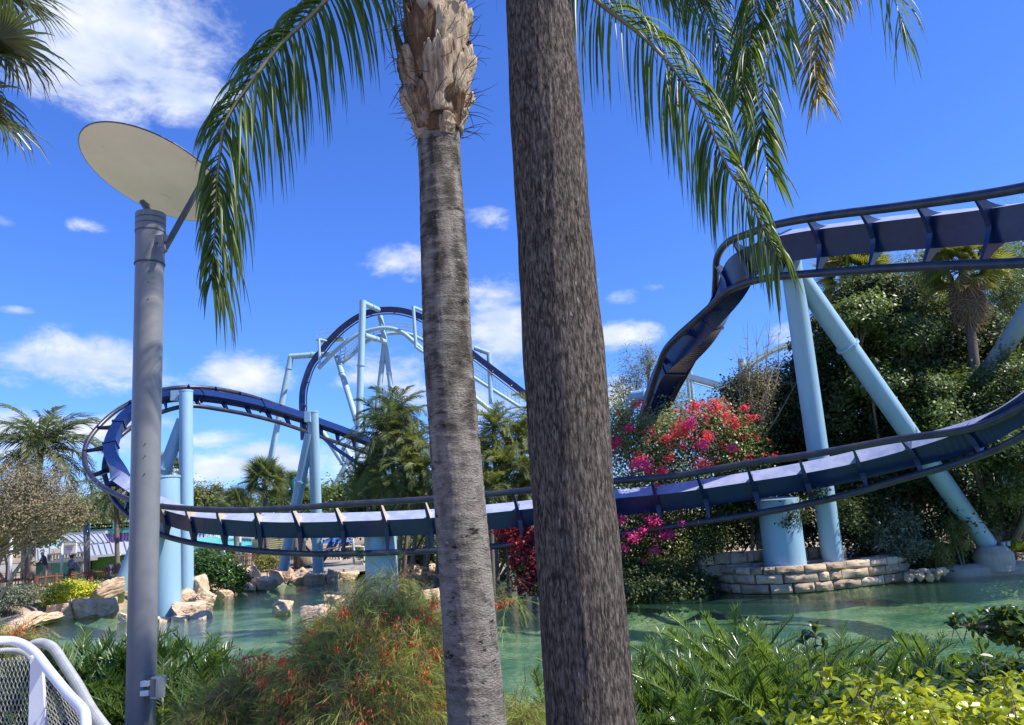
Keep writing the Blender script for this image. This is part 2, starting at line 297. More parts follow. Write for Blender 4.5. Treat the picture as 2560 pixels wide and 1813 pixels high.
def smooth_by_angle(o, deg=40):
    me = o.data; me.polygons.foreach_set('use_smooth', np.ones(len(me.polygons), dtype=bool))
    try: me.set_sharp_from_angle(angle=math.radians(deg))
    except Exception: pass
def catmull(Pts, n):
    Pts = np.asarray(Pts, float); Q = np.vstack([2 * Pts[0] - Pts[1], Pts, 2 * Pts[-1] - Pts[-2]]); out = []
    for i in range(1, len(Q) - 2):
        for k in range(n):
            t = k / n; a, b, c, d = Q[i - 1], Q[i], Q[i + 1], Q[i + 2]
            out.append(.5 * ((2 * b) + (-a + c) * t + (2 * a - 5 * b + 4 * c - d) * t * t + (-a + 3 * b - 3 * c + d) * t ** 3))
    out.append(Q[-2]); return np.array(out)
def fbm(x, y, z=0., o=4, s=0):
    v = 0; a = 1
    for i in range(o): v += a * mnoise.noise(Vector((x + s * 7.1, y - s * 3.3, z + s))); x *= 2; y *= 2; z *= 2; a *= .5
    return v
# ================================================================ ground and water
shore_px = [(-300, 1640), (0, 1575), (100, 1553), (175, 1538), (330, 1520), (430, 1497), (540, 1488), (600, 1471), (660, 1463), (741, 1451), (851, 1439), (906, 1428),
            (1000, 1440), (1106, 1442), (1224, 1430), (1290, 1416), (1335, 1425), (1400, 1505), (1560, 1508), (1700, 1496), (1790, 1462), (2000, 1458), (2240, 1440), (2300, 1440), (2420, 1441), (2560, 1434), (2800, 1430), (3300, 1440)]
pond = [tuple(PZ(x, y)[:2]) for x, y in shore_px] + [(30, 9), (14, 7.9), (6, 7.6), (0, 7.4), (-5, 7.7), (-9, 9), (-14, 14)]
PO = np.array(pond)
def pond_sd(X, Y):                      # + outside, - inside
    p = np.stack([X.ravel(), Y.ravel()], 1); A = PO; B = np.roll(PO, -1, 0); best = np.full(len(p), 1e9); ins = np.zeros(len(p), bool)
    for a, b in zip(A, B):
        ab = b - a; t = np.clip(((p - a) @ ab) / (ab @ ab), 0, 1); best = np.minimum(best, np.linalg.norm(p - a - t[:, None] * ab, axis=1))
        c = ((a[1] > p[:, 1]) != (b[1] > p[:, 1])) & (p[:, 0] < (b[0] - a[0]) * (p[:, 1] - a[1]) / (b[1] - a[1] + 1e-12) + a[0]); ins ^= c
    return np.where(ins, -best, best).reshape(X.shape)
def gz(X, Y):
    X = np.asarray(X, float); Y = np.asarray(Y, float); d = pond_sd(X, Y)
    far = .62 * (1 - np.exp(-np.maximum(d, 0) / .55)) + .0035 * np.maximum(d, 0) * np.exp(-np.maximum(d, 0) / 40)
    near = np.minimum(1.5, .42 * np.maximum(d, 0)); t = np.clip((14 - Y) / 5, 0, 1)
    z = far * (1 - t) + near * t
    return np.where(d > 0, z, -np.minimum(.70, .5 * -d))
def gz1(x, y): return float(gz(np.array([x]), np.array([y]))[0])
def axis(a, b, step, lim, gr=1.22):
    v = list(np.arange(a, b + 1e-6, step)); s = step
    while v[-1] < lim: s *= gr; v.append(v[-1] + s)
    s = step; lo = []
    x = a
    while x > -lim: s *= gr; x -= s; lo.append(x)
    return np.array(lo[::-1] + v)
gx = axis(-34, 40, .4, 3000); gy = axis(0, 74, .4, 3000)
GX, GY = np.meshgrid(gx, gy); GZ = gz(GX, GY)
rr = rng.random(GX.shape) * .05; GZ = GZ + np.where((GX > -34) & (GX < 40) & (GY > 0) & (GY < 74), rr, 0)
ny, nx = GX.shape; idx = np.arange(nx * ny).reshape(ny, nx)
gf = np.stack([idx[:-1, :-1], idx[:-1, 1:], idx[1:, 1:], idx[1:, :-1]], -1).reshape(-1, 4)
def groundmat():
    m, t = newmat('ground soil and bed'); L = t.links.new
    o = N(t, 'ShaderNodeOutputMaterial'); b = N(t, 'ShaderNodeBsdfPrincipled'); L(b.outputs[0], o.inputs[0]); b.inputs['Roughness'].default_value = .9; b.inputs['Specular IOR Level'].default_value = .15
    g = N(t, 'ShaderNodeNewGeometry'); sx = N(t, 'ShaderNodeSeparateXYZ'); L(g.outputs['Position'], sx.inputs[0])
    n1 = N(t, 'ShaderNodeTexNoise'); setin(n1, 'Scale', .55); setin(n1, 'Detail', 8); L(g.outputs['Position'], n1.inputs['Vector'])
    n2 = N(t, 'ShaderNodeTexNoise'); setin(n2, 'Scale', 9); setin(n2, 'Detail', 6); L(g.outputs['Position'], n2.inputs['Vector'])
    soil = ramp(t, n1.outputs[0], [(.40, (.44, .34, .24)), (.5, (.32, .24, .16)), (.62, (.14, .12, .06))])
    bed = ramp(t, n1.outputs[0], [(.36, (.12, .27, .16)), (.5, (.36, .50, .30)), (.63, (.66, .68, .44))])
    dk = N(t, 'ShaderNodeMix', data_type='RGBA', blend_type='MULTIPLY'); setin(dk, 0, .5); L(bed, dk.inputs[6]); L(ramp(t, n2.outputs[0], [(.35, (.35, .4, .35)), (.65, (1, 1, 1))]), dk.inputs[7])
    mr = N(t, 'ShaderNodeMapRange'); L(sx.outputs[2], mr.inputs[0]); setin(mr, 1, -.12); setin(mr, 2, .02)
    mx = N(t, 'ShaderNodeMix', data_type='RGBA'); L(mr.outputs[0], mx.inputs[0]); L(dk.outputs[2], mx.inputs[6]); L(soil, mx.inputs[7]); L(mx.outputs[2], b.inputs['Base Color'])
    bp = N(t, 'ShaderNodeBump'); setin(bp, 'Strength', .5); setin(bp, 'Distance', .06); L(n2.outputs[0], bp.inputs['Height']); L(bp.outputs[0], b.inputs['Normal'])
    return m
M['ground'] = groundmat()
solo('ground', np.stack([GX.ravel(), GY.ravel(), GZ.ravel()], 1), gf, 'ground', kind='structure', smooth=True)
def watermat():
    m, t = newmat('clear green water'); L = t.links.new
    o = N(t, 'ShaderNodeOutputMaterial'); gl = N(t, 'ShaderNodeBsdfGlossy'); tr = N(t, 'ShaderNodeBsdfTransparent'); mx = N(t, 'ShaderNodeMixShader'); fr = N(t, 'ShaderNodeFresnel')
    df = N(t, 'ShaderNodeBsdfDiffuse'); df.inputs[0].default_value = (.08, .24, .16, 1); m2 = N(t, 'ShaderNodeMixShader'); m2.inputs[0].default_value = .17
    gl.inputs['Roughness'].default_value = .035; gl.inputs['Color'].default_value = (.92, .95, .95, 1); tr.inputs[0].default_value = (.80, .95, .84, 1); setin(fr, 'IOR', 1.45)
    tc = N(t, 'ShaderNodeNewGeometry'); mp = N(t, 'ShaderNodeMapping'); mp.inputs['Scale'].default_value = (.8, 2.0, 1); mp.inputs['Rotation'].default_value = (0, 0, .15); L(tc.outputs['Position'], mp.inputs[0])
    n1 = N(t, 'ShaderNodeTexNoise'); setin(n1, 'Scale', 4.2); setin(n1, 'Detail', 6); L(mp.outputs[0], n1.inputs['Vector'])
    n2 = N(t, 'ShaderNodeTexNoise'); setin(n2, 'Scale', .5); setin(n2, 'Detail', 2); L(mp.outputs[0], n2.inputs['Vector'])
    ad = N(t, 'ShaderNodeMath', operation='MULTIPLY_ADD'); L(n2.outputs[0], ad.inputs[0]); ad.inputs[1].default_value = 1.5; L(n1.outputs[0], ad.inputs[2])
    bp = N(t, 'ShaderNodeBump'); setin(bp, 'Strength', .7); setin(bp, 'Distance', .042); L(ad.outputs[0], bp.inputs['Height'])
    L(bp.outputs[0], gl.inputs['Normal']); L(bp.outputs[0], fr.inputs['Normal'])
    L(tr.outputs[0], m2.inputs[1]); L(df.outputs[0], m2.inputs[2])
    L(fr.outputs[0], mx.inputs[0]); L(m2.outputs[0], mx.inputs[1]); L(gl.outputs[0], mx.inputs[2]); L(mx.outputs[0], o.inputs[0]); return m
M['water'] = watermat()
x0, x1, y0, y1 = PO[:, 0].min() - 1, PO[:, 0].max() + 1, 7.0, PO[:, 1].max() + 1
solo('water', [(x0, y0, 0), (x1, y0, 0), (x1, y1, 0), (x0, y1, 0)], [(0, 1, 2, 3)], 'water', kind='structure')
# pale paving where the picture was taken from
G().box((0, -6.4, 1.485), (16, 8.5, .06)).solo('pavement', 'concrete', kind='structure')
# paved path beyond the pond
pa = [PZ(x, y, .60) for x, y in [(-900, 1530), (-200, 1475), (60, 1468), (240, 1448), (420, 1440), (640, 1418), (800, 1432), (930, 1418), (1000, 1395), (1000, 1378), (800, 1380), (600, 1380), (400, 1395), (200, 1405), (-200, 1420), (-900, 1440)]]
gp = G(); gp.prism([(p[0], p[1]) for p in pa], .40, .665); gp.solo('path', 'paving', kind='structure')
# ================================================================ track
def track(name, label, group, st, sh, sd_, rr_, spacing, npar, m_spine='navy', m_rail='rail', m_fin='navy', flip=1, fin_thick=.035, flange=.11, joints=(), fin_glare=None, glare_top=False, narrow=False):
    R1 = catmull([s[0] for s in st], npar); R2 = catmull([s[1] for s in st], npar); S = catmull([s[2] for s in st], npar)
    T = nrmz(np.gradient(S, axis=0)); U = R1 - R2; U = nrmz(U - (U * T).sum(1)[:, None] * T); mid = (R1 + R2) / 2
    O = mid - S; O = nrmz(O - (O * T).sum(1)[:, None] * T - (O * U).sum(1)[:, None] * U)
    # keep the outward axis steady
    O2 = nrmz(np.cross(T, U)); sg = np.sign(np.median((O2 * O).sum(1))) or 1; O = O2 * sg
    t = thing(name, label, 'roller coaster track', S[len(S) // 2], group); sh0, sd0 = sh, sd_
    hs = np.interp(S[:, 1], [32.5, 37.5], [1, .68]) if narrow else np.ones(len(S))
    for R in (R1, R2):
        g = G(); g.tube(R, rr_, 12); g.part('rail', m_rail, t, True)
    g = G(); n = len(S); V = []
    for i in range(n):
        for a, b in ((1, -1), (1, 1), (-1, 1), (-1, -1)): V.append(S[i] + U[i] * a * sh * hs[i] + O[i] * b * sd_ * hs[i])
    Fc = [(i * 4 + k, i * 4 + (k + 1) % 4, i * 4 + 4 + (k + 1) % 4, i * 4 + 4 + k) for i in range(n - 1) for k in range(4)] + [(3, 2, 1, 0), (n * 4 - 4, n * 4 - 3, n * 4 - 2, n * 4 - 1)]
    g.add(V, Fc); sp = g.part('spine', m_spine, t)
    if glare_top:
        sp.data.materials.append(M['spine_glare']); ix_ = np.zeros(len(Fc), dtype=np.int32); ix_[0:4 * (n - 1):4] = 1; sp.data.polygons.foreach_set('material_index', ix_)  # top face gets the painted glare colour
    L = np.r_[0, np.cumsum(np.linalg.norm(np.diff(mid * .6 + R1 * .4, axis=0), axis=1))]
    k = spacing * .4; c = 0
    while k < L[-1]:
        f = np.interp(k, L, np.arange(n)); i = int(min(n - 1, f)); j = min(n - 1, i + 1); fr = f - i
        lp = lambda A: A[i] * (1 - fr) + A[j] * fr
        s, u, o, tt, r1, r2 = lp(S), lp(U), lp(O), lp(T), lp(R1), lp(R2)
        sh, sd_ = sh0 * lp(hs), sd0 * lp(hs)
        c2 = lambda r: (np.dot(r - s, u), np.dot(r - s, o))
        a, b = c2(r1), c2(r2)
        def bez(p0, p1, p2, m): return [((1 - q) ** 2 * p0[0] + 2 * q * (1 - q) * p1[0] + q * q * p2[0], (1 - q) ** 2 * p0[1] + 2 * q * (1 - q) * p1[1] + q * q * p2[1]) for q in np.linspace(0, 1, m)]
        fo = sd_ + .10; e = .07
        outer = bez((a[0] - e * .3, a[1] + .02), (sh * .75, fo + (a[1] - fo) * .15), (0, fo), 6) + bez((0, fo), (-sh * .75, fo + (b[1] - fo) * .15), (b[0] + e * .3, b[1] + .02), 6)[1:]
        inner = bez((a[0] + .02, a[1] - .16), (sh * 1.12, sd_ * .8), (sh * .98, -sd_ * .5), 6) + bez((-sh * .98, -sd_ * .7), (-sh * 1.12, sd_ * .7), (b[0] - .02, b[1] - .20), 6)[1:]
        m_ = min(len(outer), len(inner)); g = G(); V = []
        for q in range(m_):
            for (x, y) in (outer[q], inner[q]):
                for z in (-fin_thick / 2, fin_thick / 2): V.append(s + u * x + o * y + tt * z)
        Fc = []
        for q in range(m_ - 1):
            a0 = q * 4; b0 = a0 + 4; Fc += [(a0, b0, b0 + 2, a0 + 2), (a0 + 1, a0 + 3, b0 + 3, b0 + 1), (a0, a0 + 1, b0 + 1, b0), (a0 + 2, b0 + 2, b0 + 3, a0 + 3)]
        g.add(V, Fc)
        V = []
        for q in range(m_):
            x, y = outer[q]; fq = flange * (.55 + 1.1 * math.sin(math.pi * q / (m_ - 1)))
            for z in (-fq / 2, fq / 2):
                for w_ in (0, .02): V.append(s + u * x + o * (y + w_) + tt * z)
        g.add(V, [f for q in range(m_ - 1) for f in ((q * 4, q * 4 + 2, q * 4 + 6, q * 4 + 4), (q * 4 + 1, q * 4 + 5, q * 4 + 7, q * 4 + 3), (q * 4, q * 4 + 4, q * 4 + 5, q * 4 + 1), (q * 4 + 2, q * 4 + 3, q * 4 + 7, q * 4 + 6))])
        g.part('fin', m_fin, t)
        if fin_glare and fin_glare(s):
            sx = 1 if tt[0] > 0 else -1; base_ = tt * sx * (fin_thick / 2 + .004); pts = [s + u * outer[0][0] + o * outer[0][1] + base_] + [s + u * x + o * y + base_ for x, y in outer[2:5]] + [s + u * x + o * y + base_ for x, y in inner[5:0:-1]]
            G().poly(pts, .006, tt * sx).part('fin_glare', 'cream', t)  # thin cream plate added to paint sun glare on the fin
        k += spacing; c += 1
    for f in joints:
        i = int(f * (n - 1)); sh, sd_ = sh0 * hs[i], sd0 * hs[i]; g = G(); g.box(S[i], (sd_ + .05, .05, sh + .05), np.array([O[i], T[i], U[i]]).T); g.part('joint_flange', m_spine, t)
    return t, S, U, O, T
def stn(r1, r2, s, Y, d1, ds):
    return (P(r1[0], r1[1], Y + d1), P(r2[0], r2[1], Y - d1), P(s[0], s[1], Y + ds))
TA = [((2760, 880), (2760, 950), (2760, 868), 20, -.1, .3), ((2560, 1014), (2560, 1088), (2560, 1020), 22, -.2, .35), ((2425, 1072), (2425, 1148), (2425, 1090), 23.6, -.3, .45),
      ((2240, 1099), (2250, 1199), (2240, 1140), 25, -.5, .75), ((2055, 1132), (2062, 1251), (2055, 1183), 26, -.58, .85), ((1870, 1159), (1875, 1287), (1870, 1215), 27, -.58, .85),
      ((1685, 1190), (1690, 1315), (1685, 1242), 28, -.58, .85), ((1532, 1203), (1540, 1335), (1535, 1257), 28.6, -.58, .85), ((1300, 1228), (1305, 1360), (1300, 1285), 29.3, -.58, .85),
      ((1085, 1247), (1088, 1376), (1086, 1304), 29.7, -.58, .85), ((892, 1259), (894, 1384), (893, 1312), 30, -.58, .85), ((748, 1269), (748, 1384), (748, 1314), 30.3, -.58, .85),
      ((604, 1276), (600, 1373), (604, 1311), 30.8, -.45, .5), ((460, 1271), (460, 1353), (475, 1298), 31.8, -.45, .45), ((350, 1257), (362, 1318), (386, 1264), 33, -.35, .35),
      ((269, 1225), (290, 1256), (318, 1215), 34.5, -.2, .2), ((226, 1188), (264, 1196), (290, 1168), 35.7, 0, .1), ((211, 1145), (262, 1156), (277, 1126), 36.5, .1, .05),
      ((222, 1098), (276, 1118), (286, 1086), 37.3, .2, 0), ((272, 1042), (306, 1086), (310, 1046), 38.3, .4, -.15), ((333, 1003), (350, 1055), (352, 1014), 39.0, .5, -.3),
      ((402, 976), (402, 1031), (402, 995), 39.3, .6, -.45), ((473, 968), (473, 1015), (473, 988), 40, .62, -.5), ((552, 974), (552, 1024), (552, 995), 41.5, .62, -.5),
      ((630, 992), (630, 1039), (630, 1010), 43.5, .62, -.5), ((709, 1018), (709, 1060), (709, 1031), 46, .62, -.5), ((790, 1046), (790, 1088), (790, 1056), 49, .4, -.5),
      ((886, 1084), (886, 1122), (886, 1090), 52.5, .35, -.45), ((990, 1125), (990, 1160), (990, 1133), 56, .3, -.4)]
spots_A = [stn(*a) for a in TA]
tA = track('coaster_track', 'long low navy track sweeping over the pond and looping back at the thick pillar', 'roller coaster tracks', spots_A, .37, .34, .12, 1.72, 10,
           joints=(.30, .42, .62, .665, .80, .87), fin_glare=lambda s: s[0] < -1.5 and s[1] < 34.5, glare_top=True, narrow=True)
TB = [((2760, 425), (2760, 645), (2760, 520), 17.0, -.4, .9), ((2560, 469), (2560, 657), (2560, 553), 18.9, -.4, .95), ((2425, 492), (2425, 662), (2425, 567), 20.4, -.45, .95),
      ((2240, 518), (2240, 670), (2240, 583), 22.4, -.5, .95), ((2055, 541), (2060, 682), (2055, 603), 24.5, -.5, .95), ((1939, 562), (1962, 690), (1950, 620), 26.1, -.45, .85),
      ((1870, 585), (1895, 700), (1890, 645), 27.4, -.3, .7), ((1820, 606), (1850, 714), (1854, 672), 28.5, -.1, .55), ((1793, 645), (1812, 733), (1836, 706), 29.5, .1, .4),
      ((1789, 700), (1775, 768), (1815, 745), 30.5, .3, .25), ((1784, 762), (1731, 808), (1788, 793), 31.4, .5, .15), ((1768, 830), (1690, 845), (1748, 846), 32.2, .6, .1),
      ((1738, 890), (1661, 880), (1706, 888), 33, .6, .15), ((1708, 945), (1645, 925), (1674, 925), 33.8, .5, .3), ((1686, 985), (1632, 965), (1656, 962), 34.5, .4, .4), ((1668, 1030), (1618, 1010), (1640, 1010), 35.2, .3, .5), ((1650, 1085), (1600, 1060), (1625, 1060), 36, .3, .5)]
tB = track('coaster_track', 'high navy blue track diving down behind the hanging palm fronds to the flowering bush', 'roller coaster tracks', [stn(*a) for a in TB], .50, .42, .145, 1.9, 10, joints=(.30, .645, .80), glare_top=True)
# far lift hill
D = 75.
LH = [(759, 1100), (757, 1050), (755, 1010), (757, 975), (765, 945), (778, 912), (800, 882), (825, 850), (859, 817), (896, 792), (933, 778), (970, 774), (1006, 777), (1043, 788), (1085, 810), (1130, 843), (1191, 892), (1228, 920), (1265, 948), (1313, 985), (1370, 1030)]
def hill(o1, o2, dy): return [P(x + o1[0], y + o1[1], D + dy) for x, y in LH]
st = []
for i, (x, y) in enumerate(LH):
    a = np.array(LH[max(0, i - 1)], float); b = np.array(LH[min(len(LH) - 1, i + 1)], float); d = nrmz(b - a); nrm_ = np.array([-d[1], d[0]])
    k = np.array([x, y]) + nrm_ * 11
    st.append((P(k[0], k[1], D - .6), P(k[0], k[1], D + .6), P(x, y, D)))
tC = track('lift_hill_track', 'far navy blue arched track high above the clump of feather palms', 'roller coaster tracks', st, .30, .30, .07, 2.4, 8, flange=.08)
def ptube(pts, r, Yd=D, n=10): return G().tube([P(x, y, Yd if len(q) == 0 else q[0]) for x, y, *q in pts], r, n)
# lower service arch with stair and mesh rails
ca = [(796, 922), (840, 877), (881, 845), (914, 829), (962, 820), (1003, 830), (1040, 860), (1090, 905), (1140, 950), (1195, 1000), (1250, 1045)]
t = thing('service_walkway', 'pale blue arched catwalk with mesh handrails under the far arched track', 'walkway', P(960, 1020, D + 2))
G().tube(catmull([P(x, y, D - 1.2) for x, y in ca], 6), .22, 8).part('arch_tube', 'blue2', t, True)
cw = [(848, 912), (880, 888), (915, 855), (955, 838), (1000, 833), (1040, 842), (1090, 875), (1140, 912), (1190, 948), (1240, 980), (1300, 1018)]
cwp = catmull([P(x, y, D + 1.5) for x, y in cw], 6)
G().tube(cwp, .20, 6).part('stringer', 'blue2', t, True)
for dz in (.45, .8, 1.15):
    G().tube(cwp + np.array([0, 0, dz]), .035, 5).part('handrail', 'blue2', t, True)
g = G()
for p_ in cwp[::1]: g.bar(p_, p_ + np.array([0, 0, 1.15]), .05)
g.part('balusters', 'blue2', t, kind='stuff')
g = G(); pl = P(826, 850, D + 1); g.box(pl, (1.4, .7, .06)); g.part('deck', 'blue2', t)
g = G()
for dx in np.linspace(-1.4, 1.4, 6): g.bar(pl + np.array([dx, 0, 0]), pl + np.array([dx, 0, 1.2]), .05)
for dz in (.4, .8, 1.2): g.bar(pl + np.array([-1.4, 0, dz]), pl + np.array([1.4, 0, dz]), .05)
g.part('balusters', 'blue2', t, kind='stuff')
g = G()
for dx in (0, .5): g.bar(P(848, 912, D + 1) + np.array([dx, 0, 0]), P(852, 862, D + 1) + np.array([dx, 0, 0]), .05)
for q in np.linspace(0, 1, 7): a = P(848, 912, D + 1) * (1 - q) + P(852, 862, D + 1) * q; g.bar(a, a + np.array([.5, 0, 0]), .04)
g.part('ladder', 'blue2', t)
# ================================================================ supports
def flange_ring(t, a, b, f, r):
    a = np.asarray(a); b = np.asarray(b); c = a * (1 - f) + b * f; d = nrmz(b - a); G().tube([c - d * .05, c + d * .05], r * 1.22, 20).part('flange', 'blue' if r > .25 else 'blue2', t)
def column(label, segs, m='blue', rings=(), box=None, caps=(), n=28, name='coaster_support', group='pale blue coaster supports'):
    """segs: list of (top px,py,Y, bottom px,py,Y, radius)"""
    bot = P(*segs[0][3:6]); t = thing(name, label, 'support column', bot, group)
    for s in segs:
        a, b = P(*s[:3]), P(*s[3:6]); o = G().tube([a, b], s[6], n).part('post', m, t); smooth_by_angle(o)
    for (i, f) in rings: s = segs[i]; flange_ring(t, P(*s[:3]), P(*s[3:6]), f, s[6])
    for i in caps:
        s = segs[i]; a, b = P(*s[:3]), P(*s[3:6]); d = nrmz(a - b); G().tube([a - d * .02, a + d * .06], s[6] * 1.06, n).part('cap', m, t)
    if box:
        for (x0, y0, x1, y1, Yb) in box:
            p0 = P((x0 + x1) / 2, (y0 + y1) / 2, Yb); k = mpp(p0); o = G().box(p0, (abs(x1 - x0) * k / 2, .28, abs(y1 - y0) * k / 2)).part('bracket', m, t)
    return t
column('thick pale blue pillar standing between the lamp post and the slim forked column', [(413, 1195, 33.9, 416, 1545, 33.9, .61)], caps=(0,))
t = column('slim pale blue column with a slanting brace beside the thick pillar on the rocks', [(465, 980, 38.6, 466, 1478, 38.2, .34), (458, 1050, 38.8, 300, 1474, 38.6, .33)], caps=(0,), rings=[(1, .30)], box=[(432, 978, 452, 1003, 39.0)])
column('slim pale blue column holding the curved track above the small fan palms', [(782, 1030, 45.6, 796, 1430, 47.5, .33), (775, 1085, 45.8, 708, 1424, 47.5, .32)], caps=(0,), rings=[(1, .35)], box=[(764, 1030, 778, 1056, 45.4)])
column('thick pale blue pillar rising from the water behind the red flowered bush', [(950, 1322, 31.5, 958, 1520, 31.5, .65)])
column('wide pale blue pillar standing on the stone planter wall', [(1943, 1246, 28.5, 1966, 1425, 28.7, .74)])
column('tall pale blue column and long slanting brace under the high track beside the dark tree', [(1973, 628, 27.0, 2083, 1400, 29.0, .385), (1996, 690, 27.2, 2468, 1362, 30.3, .365)], rings=[(1, .255)])
column('pale blue slanting column half hidden by shrubs at the edge of the dark tree', [(2600, 735, 28, 2395, 1040, 33.5, .35)], rings=[])
column('shaded blue pillar deep in the dark trees behind the brace footing', [(2545, 900, 33, 2535, 1330, 33.5, .50)])
FR = 'far pale blue hill supports'
column('far portal frame, tall bent leg and arm at the start of the arched track', [(728, 890, D, 674, 1160, D, .30), (674, 1160, D, 652, 1262, D, .30), (724, 892, D, 838, 884, D, .30)], 'blue2', [(0, .12), (2, .5)], n=16, group=FR)
column('far tallest pole standing in front of the arched track with short top arms', [(907, 752, D - 3, 893, 1218, D - 3, .34), (908, 757, D - 3, 949, 776, D, .26), (911, 838, D - 3, 964, 855, D, .26)], 'blue2', [(0, .36), (1, .5), (2, .5)], n=16, group=FR)
column('far slanting pole meeting the tallest pole halfway up', [(842, 892, D + 1, 896, 1068, D - 2, .30)], 'blue2', [(0, .25)], n=16, group=FR)
column('far pair of poles spreading from the crest of the arched track', [(950, 790, D + 1, 962, 850, D + 1, .28), (962, 850, D + 1, 936, 1080, D + 1, .28), (962, 850, D + 1, 986, 1040, D + 1, .26)], 'blue2', [(1, .25), (2, .45)], n=16, group=FR)
column('far square hoop hanging round the crest of the arched track', [(1033, 766, D - 2, 1040, 870, D - 2, .17), (1033, 768, D - 2, 1066, 782, D, .17), (1040, 868, D - 2, 1075, 892, D - 2, .15)], 'blue2', [], n=12, group=FR)
column('far small bracket hoop on the rising side of the arched track', [(797, 847, D - 2, 800, 918, D - 2, .14), (797, 848, D - 2, 818, 853, D, .12), (800, 918, D - 2, 818, 900, D - 1, .12)], 'blue2', [], n=12, group=FR)
column('far pole with a short arm on the falling side of the arched track', [(1222, 882, D, 1228, 1010, D, .24), (1223, 884, D, 1186, 870, D, .24)], 'blue2', [(1, .5)], n=12, group=FR)
column('far crossed braces under the low end of the curved track', [(805, 1078, 70, 888, 1205, 70, .24), (872, 1150, 70, 834, 1222, 70, .26), (864, 1122, 70, 890, 1170, 70, .24), (862, 1120, 70, 862, 1150, 70, .26)], 'blue2', [(2, .5)], n=12, group=FR)
st = [(P(x + 6, y + 3, 66), P(x - 6, y - 6, 66.5), P(x, y, 66)) for x, y in [(770, 1050), (800, 1085), (835, 1118), (870, 1142), (905, 1165), (950, 1190)]]
track('coaster_track', 'far thin dark track crossing behind the forked pale column', 'roller coaster tracks', st, .16, .16, .06, 2.2, 5, flange=.06)
# far tracks beyond the flowering bush
st = [(P(x, y + 9, 60), P(x, y + 13, 61), P(x, y, 60)) for x, y in [(1650, 925), (1690, 934), (1740, 946), (1800, 963), (1860, 985), (1930, 1010)]]
track('coaster_track', 'far thin blue track passing behind the bottom of the steep dive', 'roller coaster tracks', st, .20, .2, .06, 2.0, 5, m_spine='blue2', m_rail='blue2', m_fin='blue2', flange=.06)
st = [(P(x + 5, y + 6, 68), P(x + 7, y + 8, 69), P(x, y, 68)) for x, y in [(1790, 1015), (1815, 985), (1845, 940), (1880, 905), (1920, 880), (1968, 861), (2030, 850)]]
track('coaster_track', 'far pale track rising beyond the bare twigs beside the tall column', 'roller coaster tracks', st, .20, .2, .06, 2.0, 5, m_spine='blue2', m_rail='blue2', m_fin='blue2', flange=.06)
column('far small post with a domed cap beyond the bare twigs', [(1854, 900, 66, 1856, 1040, 66, .32)], 'blue2', [], caps=(0,), n=14, group=FR)
column('far pair of thin posts below the steep dive of the high track', [(1718, 925, 60, 1728, 1040, 60, .16), (1726, 930, 60, 1736, 1040, 60, .16)], 'blue2', [], n=10, group=FR)
column('far pale arm reaching the bottom of the steep dive behind the flowering bush', [(1650, 985, 36, 1585, 992, 37, .30), (1590, 985, 37, 1545, 1075, 38, .30)], 'blue', [(0, .5)], n=16)
# ================================================================ plant builders
def leaf_strip(b, d, nrm, L, W, droop, nseg=5, fold=.25, tipw=.15, curl=0.):
    b = np.array(b, float); d = nrmz(d); V = []; Fc = []
    for i in range(nseg + 1):
        t = i / nseg; s = nrmz(np.cross(d, nrm)); up = np.cross(s, d); w_ = W * .5 * (.55 + 1.8 * t if t < .25 else 1 - (1 - tipw) * ((t - .25) / .75) ** 1.6)
        V += [b - s * w_ + up * w_ * fold, b - up * w_ * fold * .5, b + s * w_ + up * w_ * fold]
        if i < nseg:
            k = i * 3; Fc += [(k, k + 1, k + 4, k + 3), (k + 1, k + 2, k + 5, k + 4)]
            b = b + d * L / nseg; d = nrmz(d + np.array([0, 0, -1.]) * droop / nseg * (1 + t))
    return V, Fc
def frond_mesh(L=2.2, nl=44, ll=.55, w_=.03, arch=1.1, droop=.9, lm='fpalm', name='frond', seed=0, nseg=3, stiff=.0, vfold=.35, base=.12):
    r = np.random.default_rng(seed); n = 12; pts = []; p = np.zeros(3); d = np.array([1., 0, 0])
    for i in range(n + 1):
        pts.append(p.copy()); p = p + d * L / n; a = arch / n * (0.4 + 1.2 * i / n); c, s = math.cos(a), math.sin(a); d = np.array([d[0] * c + d[2] * s, 0, -d[0] * s + d[2] * c])
    pts = np.array(pts); T = nrmz(np.gradient(pts, axis=0)); g = G(); g.tube(pts, np.linspace(.022, .005, n + 1), 5, False, .9)
    for sd in (-1, 1):
        for k in range(nl):
            t = base + (1 - base) * (k + .5 * (sd > 0)) / nl; f = t * n; i = min(n - 1, int(f)); q = f - i; b = pts[i] * (1 - q) + pts[i + 1] * q; tt = T[i]
            up = np.cross(tt, [0, 1, 0]) * -1; up = up if up[2] > 0 else -up
            fl = .35 + .55 * t; dd = nrmz(np.array([0, sd, 0]) * (1 - .45 * t) + tt * fl + up * (vfold * r.normal(.6, .5)))
            ln = ll * (math.sin(math.pi * (.18 + .74 * t)) ** .6) * r.uniform(.85, 1.08)
            V, Fc = leaf_strip(b, dd, nrmz(up + np.array([0, r.normal(0, .3), 0])), ln, w_, droop * r.uniform(.7, 1.25), nseg); g.add(V, Fc, float(np.clip(r.normal(.5, .22), 0, 1)))
    return mkmesh(g.V, g.F, lm, name, var=g.var)
